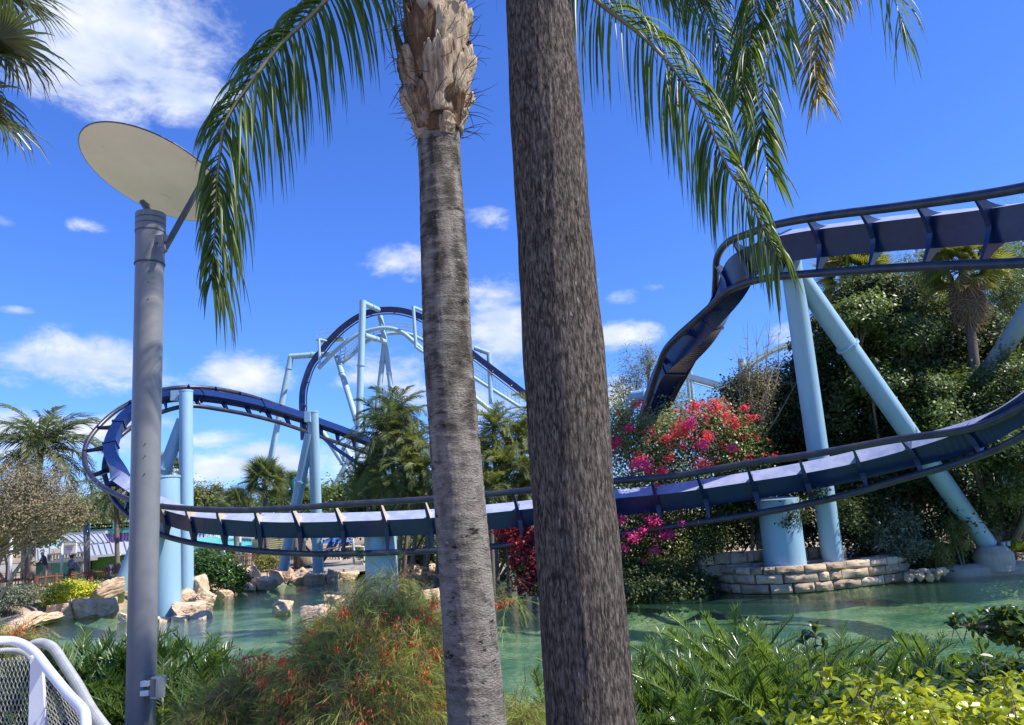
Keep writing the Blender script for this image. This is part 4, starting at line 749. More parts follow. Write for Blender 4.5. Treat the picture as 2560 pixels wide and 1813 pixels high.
# bougainvillea
bb = [blob(1640, 1120, 32, 130, 90, 2), blob(1760, 1090, 31.6, 110, 90, 1.8), blob(1560, 1090, 32.5, 60, 90, 1.4), blob(1850, 1150, 31.6, 90, 80, 1.6), blob(1640, 1250, 31.4, 170, 100, 1.8), blob(1600, 1380, 31, 160, 90, 1.5), blob(1440, 1310, 32, 90, 90, 1.5), blob(1700, 1360, 31.4, 110, 90, 1.4)]
t = thing('flowering_bush', 'huge bougainvillea mound with magenta blossom beyond the thick dark trunk', 'bush', G0(1640, 30, 1430))
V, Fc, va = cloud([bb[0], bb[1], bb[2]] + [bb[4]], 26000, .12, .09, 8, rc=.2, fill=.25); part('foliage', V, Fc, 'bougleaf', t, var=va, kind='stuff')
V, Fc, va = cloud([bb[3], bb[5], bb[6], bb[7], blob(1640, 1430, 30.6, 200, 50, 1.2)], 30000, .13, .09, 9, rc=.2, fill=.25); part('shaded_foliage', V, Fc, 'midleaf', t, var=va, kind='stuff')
fb = [blob(x, y, Y + 2.3, r * .9, r * .75, .35) for x, y, r, Y in [(1740, 1018, 18, 27.5), (1790, 1020, 24, 27.3), (1860, 1020, 12, 27.3), (1700, 1080, 30, 26.9), (1725, 1058, 16, 26.9), (1660, 1100, 16, 27.2), (1770, 1090, 18, 27.0), (1755, 1112, 20, 26.9), (1600, 1160, 28, 27.4), (1625, 1180, 18, 27.2), (1670, 1148, 14, 26.9), (1760, 1165, 26, 26.8), (1655, 1180, 12, 26.8), (1835, 1050, 12, 27.0), (1845, 1065, 10, 27.0), (1635, 1305, 20, 26.7), (1665, 1337, 16, 26.7), (1580, 1345, 18, 26.8), (1548, 1300, 14, 27.2), (1600, 1010, 14, 28.2), (1535, 1110, 14, 28), (1880, 1045, 12, 27), (1815, 1040, 12, 27.1), (1790, 1290, 9, 26.9), (1575, 1070, 12, 28), (1730, 1240, 12, 26.8), (1610, 1405, 8, 26.8), (1640, 1215, 10, 26.8)]]
for k in range(95):
    q_ = bb[[0, 0, 1, 1, 2, 0, 1, 3, 3, 1][k % 10]]; dd_ = nrmz(rng.normal(0, 1, 3) + np.array([0, -1.3, .35])); fb.append((q_[0] + dd_ * np.array(q_[1]) * .95, (.13, .13, .11), .5))
V, Fc, va = cloud(fb, 5200, .09, .08, 10, shell=.1, K=9, rc=.42); part('blossoms', V, Fc, 'boug', t, var=va, kind='stuff')
V, Fc, va = cloud([blob(x, y, 28.6, r, r * .8, .4) for x, y, r in [(1635, 1305, 22), (1665, 1337, 20), (1580, 1345, 20), (1550, 1302, 16), (1608, 1325, 14), (1700, 1310, 10), (1640, 1375, 12), (1725, 1060, 14), (1610, 1165, 18), (1760, 1115, 14), (1830, 1120, 12), (1560, 1372, 12)]] + fb[4:40:4], 2600, .085, .075, 210, shell=.1, K=9, rc=.42)
part('pink_blossoms', V, Fc, 'bougP', t, var=va, kind='stuff')
g = G(); limbs(g, G0(1640, 30, 1430), bb, .07, 3, 3); g.part('stems', 'bark', t)
t = thing('flowering_bush', 'dark red bougainvillea hanging over the water behind the thick dark trunk', 'bush', G0(1330, 31, 1440))
V, Fc, va = cloud([blob(1320, 1390, 30, 50, 60, 1), blob(1335, 1450, 29.6, 45, 40, .8), blob(1290, 1340, 31.5, 50, 40, 1)], 9000, .12, .09, 11, rc=.22, fill=.3); part('foliage', V, Fc, 'bougD', t, var=va, kind='stuff')
V, Fc, va = cloud([blob(1325, 1420, 30.2, 50, 60, 1)], 2500, .12, .08, 12, rc=.22, fill=.5); part('green_leaves', V, Fc, 'midleaf', t, var=va, kind='stuff')
# far tree line
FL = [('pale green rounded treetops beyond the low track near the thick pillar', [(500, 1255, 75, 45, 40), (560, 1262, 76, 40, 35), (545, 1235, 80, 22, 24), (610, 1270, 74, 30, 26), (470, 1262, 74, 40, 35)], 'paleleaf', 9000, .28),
      ('dense green thicket behind the slim column and crossed braces', [(800, 1265, 62, 60, 45), (860, 1255, 60, 50, 45), (910, 1250, 56, 50, 55), (760, 1275, 62, 50, 38), (850, 1300, 55, 70, 40), (700, 1265, 64, 45, 35)], 'midleaf', 20000, .26),
      ('dark green thicket under the clump of feather palms', [(960, 1270, 46, 80, 60), (1040, 1280, 45, 60, 60), (920, 1300, 46, 60, 50), (1090, 1290, 47, 50, 50)], 'darkleaf', 16000, .22),
      ('dark thicket behind the low track between the two trunks', [(1220, 1280, 44, 70, 60), (1300, 1290, 43, 60, 70), (1360, 1260, 42, 80, 90), (1440, 1230, 42, 80, 100)], 'darkleaf', 18000, .22),
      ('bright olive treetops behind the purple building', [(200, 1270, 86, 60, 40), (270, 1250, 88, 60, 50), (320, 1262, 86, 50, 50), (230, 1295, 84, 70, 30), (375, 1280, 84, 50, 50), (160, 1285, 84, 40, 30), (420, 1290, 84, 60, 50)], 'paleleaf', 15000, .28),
      ('far green trees at the edge beyond the bare tan tree', [(20, 1340, 62, 80, 60), (-80, 1300, 62, 90, 80), (100, 1330, 62, 60, 50)], 'midleaf', 9000, .28),
      ('low hedge behind the paved path under the low track', [(960, 1362, 60, 60, 16), (870, 1385, 57, 40, 14), (930, 1390, 57, 40, 12), (1060, 1345, 60, 60, 26)], 'midleaf', 6500, .2),
      ('dark shrubs on the rocky bank behind the ringed trunk', [(1040, 1400, 48, 50, 24), (1090, 1395, 48, 40, 30), (1250, 1385, 47, 50, 28), (1180, 1390, 47, 60, 26), (1290, 1370, 44, 50, 30)], 'darkleaf', 9000, .18)]
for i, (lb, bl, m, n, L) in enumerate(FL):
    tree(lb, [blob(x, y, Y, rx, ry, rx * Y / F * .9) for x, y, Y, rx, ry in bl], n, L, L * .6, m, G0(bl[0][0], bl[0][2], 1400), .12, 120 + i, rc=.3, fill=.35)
far = [blob(x, 1225 + 8 * math.sin(x * .01) - (x - 1280) * .055 + 35, 130 + 20 * math.sin(x * .02), 90, 42, 8) for x in range(-500, 3100, 90)]
V, Fc, va = cloud(far, 26000, .8, .5, 140, rc=.3, fill=.4); solo('far_woodland', V, Fc, 'midleaf', 'distant continuous belt of woodland behind everything', 'woodland', kind='stuff', var=va)
g = G()
# olive tan tree on the left with leaning boughs
tb = [blob(60, 1225, 30, 95, 70, 1.5), blob(-60, 1230, 30, 80, 90, 1.6), blob(130, 1280, 30, 74, 56, 1.2), blob(30, 1305, 29.5, 80, 56, 1.2), blob(188, 1292, 30.5, 38, 30, .8)]
t = thing('tree', 'tan half bare tree with twiggy leaning boughs beside the feather palm', 'tree', G0(-20, 30, 1450))
V, Fc, va = cloud(tb, 24000, .12, .05, 13, rc=.26, fill=.5); part('crown', V, Fc, 'tanleaf', t, var=va, kind='stuff')
g = G(); limbs(g, G0(-60, 30, 1450), tb[:3], .07, 26, 21); g.part('trunk', 'twig', t, True)
twigs(t, P(-40, 1400, 30), [P(x, y, 30 + rng.normal(0, .8)) for x, y in zip(rng.uniform(-60, 250, 34), rng.uniform(1190, 1370, 34))], .04, 14, 6)
t = thing('tree', 'two pale smooth trunks standing together behind the pole fence', 'tree', G0(60, 42, 1440))
for x, y0_, y1_, r in [(60, 1362, 1438, .15), (80, 1392, 1440, .19)]: G().tube([P(x - 2, y1_ + 12, 42), P(x, (y0_ + y1_) / 2, 42), P(x - 3, y0_ - 40, 42)], [r, r * .95, r * .8], 12).part('trunk', 'twig', t, True)
V, Fc, va = cloud([blob(40, 1345, 42, 70, 26, 1), blob(110, 1330, 42, 50, 26, 1)], 4000, .14, .08, 14, rc=.3, fill=.5); part('crown', V, Fc, 'tanleaf', t, var=va, kind='stuff')
# bank shrubs
bush('shrub', 'rounded grey green shrub on the sandy bank in front of the fence', 'shrub', [blob(22, 1498, 33, 62, 32, .9)], 7000, .10, .05, 'greyleaf', 201, rc=.22)
bush('shrub', 'bright yellow shrub growing over the tan rocks', 'shrub', [blob(165, 1480, 36.4, 60, 26, .9), blob(215, 1478, 36.8, 38, 18, .7), blob(128, 1500, 35.8, 34, 24, .5)], 8000, .10, .07, 'yellow', 202, rc=.2)
bush('shrub', 'pale variegated shrub between the yellow shrub and the slanting column', 'shrub', [blob(262, 1466, 39, 32, 14, .6), blob(292, 1456, 40, 20, 16, .6)], 3500, .10, .06, 'greyleaf', 203, rc=.24)
bush('shrub', 'big glossy green shrub spilling into the water beside the slim column', 'shrub', [blob(545, 1440, 42.5, 60, 44, 1.1), blob(590, 1455, 43, 32, 30, .8), blob(505, 1410, 43.5, 40, 30, .9)], 9000, .24, .09, 'philo', 204, rc=.22)
bush('shrub', 'small light green shrub between the fence and the tan boulders', 'shrub', [blob(668, 1408, 49, 30, 20, .6)], 1800, .17, .08, 'fern', 205)
bush('shrub', 'shrub with pale pointed leaf clusters beside the stone planter', 'shrub', [blob(2230, 1320, 30.2, 66, 48, .9), blob(2185, 1345, 30.2, 40, 40, .7), blob(2260, 1375, 29.8, 50, 34, .7)], 7500, .17, .045, 'greyleaf', 206, rc=.24)
bush('shrub', 'dark leafy shrub low behind the end of the stone planter', 'shrub', [blob(2130, 1340, 30.6, 60, 60, .9), blob(2300, 1340, 31, 60, 60, .8)], 8000, .14, .07, 'darkleaf', 207)
bush('fern', 'olive ferny shrub to one side of the pale leaved shrub', 'fern', [blob(2335, 1385, 29.9, 34, 36, .5)], 3600, .16, .018, 'fern', 208, dropp=1.2, rc=.2)
bush('fern', 'brownish ferny shrub growing against the long brace', 'fern', [blob(2400, 1350, 30, 36, 46, .5), blob(2372, 1310, 30, 18, 20, .3)], 4000, .16, .018, 'fern', 209, dropp=1.2, rc=.2)
bush('shrub', 'sunlit pale shrub at the picture edge behind the footing', 'shrub', [blob(2555, 1320, 30.8, 36, 56, .7)], 3500, .12, .05, 'greyleaf', 210)
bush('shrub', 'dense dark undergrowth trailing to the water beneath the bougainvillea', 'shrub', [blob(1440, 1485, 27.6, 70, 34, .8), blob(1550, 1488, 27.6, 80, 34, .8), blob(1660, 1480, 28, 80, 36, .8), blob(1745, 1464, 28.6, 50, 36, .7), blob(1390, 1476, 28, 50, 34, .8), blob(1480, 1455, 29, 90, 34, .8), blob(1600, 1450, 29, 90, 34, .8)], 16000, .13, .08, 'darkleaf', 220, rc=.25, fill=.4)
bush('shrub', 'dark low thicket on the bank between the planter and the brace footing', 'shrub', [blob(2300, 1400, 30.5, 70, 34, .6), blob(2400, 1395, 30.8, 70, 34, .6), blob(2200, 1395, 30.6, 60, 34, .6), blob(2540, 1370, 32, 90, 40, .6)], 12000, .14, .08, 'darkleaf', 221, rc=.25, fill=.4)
tree('airy bamboo like trees filling the sky edge behind the skirted palm', [blob(2300, 700, 37, 60, 80, 1.5), blob(2360, 760, 37, 60, 90, 1.5), blob(2540, 700, 37, 70, 110, 1.5), blob(2480, 820, 36, 70, 80, 1.5)], 12000, .26, .05, 'midleaf', G0(2400, 37, 1350), .07, 222, fill=.6, rc=.3)
bush('shrub', 'dark thicket closing the gap behind the tall shaded stone wall', 'shrub', [blob(1800, 1330, 33, 90, 60, 1), blob(1900, 1320, 33, 80, 60, 1), blob(2000, 1320, 33, 80, 60, 1), blob(1850, 1260, 33, 80, 50, 1)], 14000, .15, .09, 'darkleaf', 224, rc=.25, fill=.4)
tree('lighter green tree added as sunlit patches before the dark broad evergreen', [blob(2140, 800, 31.2, 70, 44, 1.2), blob(2260, 850, 31.2, 80, 46, 1.3), blob(2180, 960, 30.8, 70, 50, 1.2), blob(2310, 980, 30.8, 60, 44, 1.1)], 22000, .17, .09, 'midleaf', G0(2230, 33, 1350), .1, 231, rc=.2, shell=.6, vclump=.3)  # lighter leaf colour stands in for sunlight on the evergreen
bush('shrub', 'tiny yellow green shrub beside the footing of the brace', 'shrub', [blob(2535, 1362, 30.4, 20, 12, .3)], 700, .14, .05, 'yellow', 211)
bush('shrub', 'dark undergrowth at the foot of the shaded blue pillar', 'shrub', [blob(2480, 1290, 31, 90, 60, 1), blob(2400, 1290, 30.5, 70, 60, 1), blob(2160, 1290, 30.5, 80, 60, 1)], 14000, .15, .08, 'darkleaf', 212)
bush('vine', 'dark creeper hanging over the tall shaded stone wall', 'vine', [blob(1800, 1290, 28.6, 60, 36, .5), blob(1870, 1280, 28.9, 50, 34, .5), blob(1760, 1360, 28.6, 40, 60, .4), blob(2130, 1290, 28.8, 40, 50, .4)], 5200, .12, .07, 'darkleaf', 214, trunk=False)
bush('vine', 'leafy vine hanging from the low track over the stone wall', 'vine', [blob(2040, 1240, 26.8, 34, 18, .4), blob(1990, 1290, 28, 40, 34, .4), blob(1850, 1290, 28.9, 50, 40, .4), blob(1790, 1330, 28.7, 36, 60, .4), blob(1900, 1330, 29, 26, 40, .3)], 2600, .12, .06, 'darkleaf', 213, trunk=False)
# ================================================================ rocks and walls
def rockmesh(seed, flat=.0):
    rg = np.random.default_rng(seed); bm = bmesh.new(); bmesh.ops.create_icosphere(bm, subdivisions=5, radius=1.0)
    V = np.array([v.co[:] for v in bm.verts]); Fc = np.array([[v.index for v in f.verts] for f in bm.faces]); bm.free()
    Nn = np.vstack([nrmz(rg.standard_normal((9, 3))), nrmz(np.array([[1, 0, 0], [-1, 0, 0], [0, 1, 0], [0, -1, 0], [0, 0, 1.]]) + rg.normal(0, .22, (5, 3)))]); dd = np.r_[rg.uniform(.72, 1.0, 9), rg.uniform(.66, .86, 5)]
    q = np.maximum(V @ Nn.T, 1e-3); r = np.minimum((dd / q).min(1), 1.2); tl = rg.normal(0, .25, 2); out = []
    for v, ri in zip(V, r):
        p = v * ri; h = (p[2] + tl[0] * p[0] + tl[1] * p[1]) * 3.1 + .5 * mnoise.noise(Vector(p * 1.3 + seed)); fr = h - math.floor(h)
        c = abs(mnoise.noise(Vector(p * 1.9 + seed * 2.7))); k = 1 + .10 * mnoise.noise(Vector(p * 1.6 + seed)) + 0.028 * mnoise.noise(Vector(p * 5 + seed)) + .008 * mnoise.noise(Vector(p * 12))
        k -= .05 * max(0, 1 - fr * 5) + .07 * max(0, 1 - c * 14); out.append(p * k)
    me = mkmesh(np.array(out), Fc, 'rock', 'boulder', True)
    try: me.set_sharp_from_angle(angle=math.radians(32))
    except Exception: pass
    return me
RM = [rockmesh(300 + i) for i in range(7)]
def boulder(px, py, Y, wpx, hpx, label, seed=0, group=None, sc=1.0):
    c = P(px, py, Y); k = mpp(c); o = link('boulder', RM[seed % 7]); c = c + np.array([0, 0, -hpx * k * .22]); o.location = tuple(c)
    rg = np.random.default_rng(seed); o.rotation_euler = (rg.normal(0, .2), rg.normal(0, .2), rg.uniform(0, 6.28)); s = wpx * k * .54 * sc
    o.scale = (s, s * rg.uniform(.7, 1.), hpx * k * .70 * sc); WL[o.name] = c; return tag(o, label, 'boulder', group)
BL = [(150, 1522, 34.2, 80, 42, 'dark cracked boulder below the yellow shrub'), (212, 1514, 34.8, 76, 46, 'tan boulder with a stepped top beside the cracked one'), (268, 1510, 35.2, 76, 44, 'low tan boulder between the stepped boulder and the lamp post'),
      (270, 1482, 37, 110, 26, 'dark brown rock ledge under the slanting column'), (318, 1548, 31.5, 56, 36, 'shadowed boulder in the water behind the lamp post'), (377, 1550, 31.4, 52, 34, 'small pale boulder at the foot of the thick pillar'),
      (408, 1556, 31.2, 44, 30, 'small split boulder in front of the thick pillar'), (452, 1552, 31.3, 60, 40, 'rounded tan boulder touching the thick pillar'), (500, 1548, 31.8, 70, 34, 'low boulder sloping into the green water'),
      (470, 1522, 33.4, 90, 48, 'large tan boulder behind the thick pillar'), (500, 1500, 36, 90, 44, 'long layered boulder at the foot of the slim column'), (455, 1492, 37, 60, 34, 'tan boulder hidden between the two pillars'), (503, 1458, 38.5, 44, 56, 'upright tan boulder before the glossy shrub'),
      (708, 1518, 30.6, 66, 26, 'low pale rock alone in the water'), (795, 1530, 28.2, 92, 50, 'dark topped boulder in the water behind the red flowered bush'), (840, 1500, 33.5, 50, 26, 'small flat rock just beyond the dark topped boulder'), (820, 1492, 34, 26, 16, 'tiny pointed rock on the flat rock'), (880, 1520, 30, 60, 30, 'pale rock half hidden by the wiry bush'),
      (1078, 1482, 35, 66, 28, 'cream rock beside the ringed trunk'), (1060, 1442, 44, 50, 14, 'low dark slab on the rocky bank'), (1100, 1436, 45, 40, 16, 'grey slab near the ringed trunk on the bank'), (945, 1440, 46, 60, 14, 'brown slab beside the middle pillar'),
      (632, 1440, 46, 52, 66, 'tall saddle shaped boulder on the bank by the glossy shrub'), (668, 1452, 45.5, 60, 30, 'smooth apron of rock before the saddle boulder'), (690, 1436, 48, 40, 30, 'brown boulder behind the rock apron'), (722, 1432, 49, 30, 28, 'narrow boulder at the foot of the slanting brace'),
      (752, 1436, 48.8, 56, 34, 'square tan boulder between the brace and the slim column'), (785, 1444, 48, 50, 28, 'low wide boulder before the slim column'), (832, 1436, 48.6, 50, 36, 'broad tan boulder past the slim column'), (868, 1436, 50, 60, 18, 'flat pale rock by the paved path'),
      (615, 1466, 45, 60, 16, 'flat pale slab where the bank meets the water'), (560, 1480, 42, 50, 16, 'flat slab beneath the glossy shrub'), (905, 1418, 55, 70, 14, 'pale kerb rock at the end of the paved path'), (90, 1545, 33, 150, 14, 'flat pale rock shelf at the sandy bank'), (20, 1560, 31, 150, 18, 'broad pale rock shelf nearest the mesh railing'), (1230, 1434, 46, 90, 12, 'long pale slab between the two big trunks')]
for i, (px, py, Y, w_, h_, lb) in enumerate(BL): boulder(px, py, Y, w_, h_, lb, i)
for i in range(16):
    px = 2270 + 6 * i; boulder(px, 1440 - (px - 2270) * .12 + rng.uniform(-10, 6), 28.8 + rng.normal(0, .2), rng.uniform(14, 30), rng.uniform(8, 16), 'small tan rubble stone between the planter and the pale kerb', i + 50, 'rubble stones beside the planter')
for i in range(26):
    px = rng.uniform(1000, 1110); boulder(px, 1440 - rng.uniform(0, 30), 46 + rng.uniform(0, 2), rng.uniform(14, 34), rng.uniform(8, 14), 'small grey brown stone scattered on the bank beside the ringed trunk', i + 90, 'scattered stones on the far bank')
# block planter: courses of separate stones
def blockmesh(l, d, h, seed):
    rg = np.random.default_rng(seed); nx_, nz_ = 8, 7; V = []; Fc = []
    xs = np.linspace(-l / 2, l / 2, nx_); zs = np.linspace(-h / 2, h / 2, nz_)
    for z in zs:
        for x in xs:
            e = min(1, (l / 2 - abs(x)) / .10) * min(1, (h / 2 - abs(z)) / .08); b = .08 + .10 * mnoise.noise(Vector((x * 3 + seed, z * 4, seed * 1.7))) + .05 * mnoise.noise(Vector((x * 9, z * 9, seed)))
            V.append((x * (.985), -(d / 2 + b * max(0, e) + rg.normal(0, .006)), z * .97 + .02 * mnoise.noise(Vector((x * 2, z, seed)))))
    n = len(V); V += [(x, d / 2, z) for z in zs for x in xs]
    for j in range(nz_ - 1):
        for i in range(nx_ - 1):
            k = j * nx_ + i; Fc += [(k, k + 1, k + nx_ + 1, k + nx_), (n + k, n + k + nx_, n + k + nx_ + 1, n + k + 1)]
    for i in range(nx_ - 1):
        Fc += [(i, n + i, n + i + 1, i + 1)]; k = (nz_ - 1) * nx_ + i; Fc += [(k, k + 1, n + k + 1, n + k)]
    for j in range(nz_ - 1):
        k = j * nx_; Fc += [(k, k + nx_, n + k + nx_, n + k), (k + nx_ - 1, n + k + nx_ - 1, n + k + 2 * nx_ - 1, k + 2 * nx_ - 1)]
    return np.array(V), Fc
def course_wall(t, path, z0, hts, ln, dep, seed, curve=True, zoff=None):
    path = np.array(path); L = np.r_[0, np.cumsum(np.linalg.norm(np.diff(path, axis=0), axis=1))]; rg = np.random.default_rng(seed); z = z0
    for ci, h in enumerate(hts):
        s = -rg.uniform(0, .5) * ln
        while s < L[-1]:
            l = ln * rg.uniform(.45, 1.6); a, b = max(0, s), min(L[-1], s + l)
            if b - a > .15:
                pa_ = np.array([np.interp(a, L, path[:, k]) for k in (0, 1)]); pb = np.array([np.interp(b, L, path[:, k]) for k in (0, 1)]); m_ = (pa_ + pb) / 2; d = (pb - pa_) / np.linalg.norm(pb - pa_)
                V, Fc = blockmesh(b - a - .025, dep, h - .025 + (.06 * rg.random() if ci == len(hts) - 1 else 0), int(rg.integers(1e6))); R = np.array([[d[0], -d[1], 0], [d[1], d[0], 0], [0, 0, 1]])
                o = part('stone', V @ R.T + np.array([m_[0], m_[1], z + h / 2 + (zoff(m_) if zoff else 0)]), Fc, 'stoneW', t, False, var=np.full(len(Fc), float(rg.uniform(.25, .8)))); smooth_by_angle(o, 38)
            s += l
        z += h
wp = [PZ(x, y) for x, y in [(1805, 1455), (1783, 1466), (1790, 1476), (1850, 1483), (1940, 1485), (2030, 1480), (2120, 1470), (2200, 1461), (2258, 1452), (2264, 1440)]]
wp2 = catmull([(p[0], p[1], 0) for p in wp], 5)[:, :2]
t = thing('stone_planter', 'low curved planter of tan stone blocks standing in the pond under the pale pillars', 'planter', (wp2[25][0], wp2[25][1], -.3))
course_wall(t, wp2, -.42, [.42, .34, .34, .24], .85, .34, 5)
ce = wp2.mean(0) + np.array([0, 1.1]); poly = [tuple(p + nrmz(ce - p) * .16) for p in wp2] + [tuple(wp2[-1] + np.array([.1, 2.6])), tuple(wp2[0] + np.array([0, 2.6]))]
g = G(); g.prism(poly, -.5, .62); g.part('core', 'mortar', t)
for i in range(15):
    f = .06 + .9 * i / 15; p = wp2[int(f * (len(wp2) - 1))]; V, Fc = blockmesh(rng.uniform(.5, .95), rng.uniform(.5, .8), rng.uniform(.14, .28), 900 + i); a = rng.normal(0, .15); R = np.array([[math.cos(a), -math.sin(a), 0], [math.sin(a), math.cos(a), 0], [0, 0, 1]])
    o = part('cap_stone', V @ R.T + np.array([p[0] + (ce - p)[0] * .12, p[1] + .40, .70 + .20 * f * f]), Fc, 'stoneW', t, var=np.full(len(Fc), float(rng.uniform(.2, .6)))); smooth_by_angle(o, 38)
a, b = P(1745, 1400, 29.6), P(2112, 1385, 29.6)
t = thing('retaining_wall', 'tall shaded retaining wall of stone blocks behind the pale pillars', 'wall', (a + b) / 2)
course_wall(t, [a[:2], (a[:2] + b[:2]) / 2 + np.array([0, .3]), b[:2]], .55, [.46, .42], .7, .4, 8)
g = G(); g.prism([tuple(a[:2] + np.array([0, .1])), tuple(b[:2] + np.array([0, .1])), tuple(b[:2] + np.array([0, .6])), tuple(a[:2] + np.array([0, .6]))], .3, 1.40); g.part('core', 'mortar', t)
# pale kerb along the far bank on that side
kp = [PZ(x, y, .0) for x, y in [(2325, 1441), (2400, 1443), (2500, 1438), (2600, 1434), (2750, 1430)]]; kc = catmull(kp, 6); g = G(); V = []
for i, p in enumerate(kc):
    for dy, z in ((0, -.3), (-.05, .30), (.12, .42), (.5, .44), (.55, -.3)): V.append((p[0], p[1] + dy + .02 * math.sin(i), z + .03 * mnoise.noise(Vector(p))))
n = len(kc); g.add(V, [(i * 5 + k, i * 5 + (k + 1) % 5, i * 5 + 5 + (k + 1) % 5, i * 5 + 5 + k) for i in range(n - 1) for k in range(5)] + [(0, 1, 2, 3, 4), tuple(n * 5 - 1 - k for k in range(5))])
o = g.solo('kerb', 'concrete', 'pale rounded concrete kerb along the water by the brace footing', 'kerb', smooth=True); smooth_by_angle(o, 50)
t = thing('footing', 'round concrete footing with bolts under the long slanting brace', 'footing', P(2478, 1372, 30.2))
c = P(2478, 1366, 30.2); G().tube([c - [0, 0, .9], c - [0, 0, .28], c, c + [0, 0, .03]], [.72, .70, .50, .44], 24).part('plinth', 'concrete', t)
for dx in (.30, .48): G().tube([c + [dx, -.3, 0], c + [dx, -.3, .16]], .07, 8).part('bolt', 'blue', t)
# ================================================================ fences
def pole_fence(label, pxs, tops, bases, Yf, step, seed):
    """posts at px; pickets between"""
    rg = np.random.default_rng(seed); B = []; T_ = []
    for x, yt, yb, Y in zip(pxs, tops, bases, Yf): b = P(x, yb, Y); b = np.array([b[0], b[1], gz1(b[0], b[1])]); B.append(b); T_.append(P(x, yt, Y)[2] - b[2])
    t = thing('fence', label, 'fence', B[0])
    for b, h in zip(B, T_): G().tube([b - [0, 0, .2], b + [0, 0, h]], .10, 8).part('post', 'fencewood', t)
    for i in range(len(B) - 1):
        h = min(T_[i], T_[i + 1]) - .12
        for z in (h, .22): G().tube([B[i] + [0, 0, z], B[i + 1] + [0, 0, z + rg.normal(0, .02)]], .05, 7).part('rail', 'fencewood', t)
    g = G()
    for i in range(len(B) - 1):
        L = np.linalg.norm(B[i + 1] - B[i])
        for k in range(int(L / step)):
            p = B[i] + (B[i + 1] - B[i]) * (k + .5) / int(L / step); h = min(T_[i], T_[i + 1]) + rg.uniform(-.05, .16); g.tube([p + [0, .06, .05], p + [rg.normal(0, .03), .06, h]], .024, 5)
    g.part('pickets', 'fencewood', t, kind='stuff')
pole_fence('red brown pole fence with rough pickets along the sandy bank', [-60, 22, 86, 136, 184, 226, 266, 301], [1446, 1444, 1440, 1433, 1430, 1426, 1420, 1412], [1500, 1502, 1500, 1494, 1485, 1480, 1474, 1468], [39, 38, 38, 39.3, 41, 42, 43, 44.5], .14, 1)
pole_fence('brown pole fence behind the glossy shrub and tan boulders', [548, 582, 616, 646, 690, 742, 772], [1398, 1386, 1384, 1384, 1382, 1380, 1382], [1430] * 7, [50, 50, 51, 52, 53, 54, 55], .15, 2)
# ================================================================ buildings
def rect(x0, yb, x1, yt, Y):            # world extents of a face lying square to the camera direction
    a = P(x0, yb, Y); b = P(x1, yb, Y); c = P((x0 + x1) / 2, yt, Y); d = P((x0 + x1) / 2, yb, Y); return a[0], b[0], d[2], c[2]
def wallbox(g, x0, yb, x1, yt, Y, dep, toground=False):
    X0, X1, Z0, Z1 = rect(x0, yb, x1, yt, Y); Z0 = .5 if toground else Z0; return g.box(((X0 + X1) / 2, Y + dep / 2, (Z0 + Z1) / 2), ((X1 - X0) / 2, dep / 2, (Z1 - Z0) / 2))
def slope_roof(t, e0, e1, r0_, r1_, m='roofG', rib=.45, name='roof'):
    """eave points e0,e1 and ridge points r0_,r1_ (px,py,Y); separate standing seams"""
    A, B, C_, D_ = P(*e0), P(*e1), P(*r1_), P(*r0_); nn = nrmz(np.cross(B - A, D_ - A)); nn = nn if nn[2] > 0 else -nn
    G().poly([A, B, C_, D_], .08, -nn).part(name, m, t); L = max(np.linalg.norm(B - A), np.linalg.norm(C_ - D_)); g = G(); k = max(3, int(L / rib))
    for i in range(k + 1): f = i / k; a = A * (1 - f) + B * f; b = D_ * (1 - f) + C_ * f; g.bar(a + nn * .04, b + nn * .04, .06, .10, nn)
    o = g.part('standing_seams', m, t, kind='stuff')
t = thing('building', 'low lime green building with grey ribbed hip roofs behind the pole fence', 'building', P(240, 1440, 56))
wallbox(G(), 207, 1445, 345, 1386, 56, 6, True).part('wall', 'green', t); wallbox(G(), 84, 1450, 209, 1398, 55, 6, True).part('dark_wall', 'dgreen', t)
slope_roof(t, (196, 1392, 55), (300, 1384, 55), (186, 1366, 58.5), (292, 1356, 58.5)); slope_roof(t, (301, 1385, 55), (372, 1383, 56), (293, 1355, 58.5), (366, 1354, 58.5))
slope_roof(t, (190, 1364, 59), (272, 1355, 59), (155, 1340, 62), (259, 1334, 62)); slope_roof(t, (84, 1403, 54.4), (128, 1396, 54.4), (82, 1374, 57), (126, 1369, 57))
g = G(); X0, X1, Z0, Z1 = rect(157, 1337, 262, 1331, 62.2); g.box(((X0 + X1) / 2, 62.4, (Z0 + Z1) / 2), ((X1 - X0) / 2, .2, .12)).part('ridge_cap', 'roofG', t)
g = G(); g.bar(P(207, 1394, 54.9), P(301, 1386, 54.9), .14, .16).part('fascia', 'wtrim', t); g = G(); g.bar(P(84, 1405, 54.3), P(130, 1399, 54.3), .12, .16).part('fascia', 'yellowW', t)
for x0, yb, x1, yt, m in [(296, 1440, 303, 1405, 'yellowW'), (302, 1440, 316, 1400, 'teal'), (271, 1440, 281, 1412, 'wtrim'), (262, 1440, 268, 1414, 'greywood')]: wallbox(G(), x0, yb, x1, yt, 55.8, .15).part('door' if m == 'teal' else 'panel', m, t)
G().tube([P(289, 1390, 55.8), P(291, 1440, 55.8)], .06, 6).part('downpipe', 'yellowW', t)
t = thing('building', 'purple upstairs building with lilac shutters and a teal roof terrace', 'building', P(300, 1400, 68))
wallbox(G(), 258, 1372, 420, 1326, 68, 8, True).part('wall', 'purple', t); wallbox(G(), 222, 1331, 430, 1319, 67.6, 9).part('band', 'teal', t)
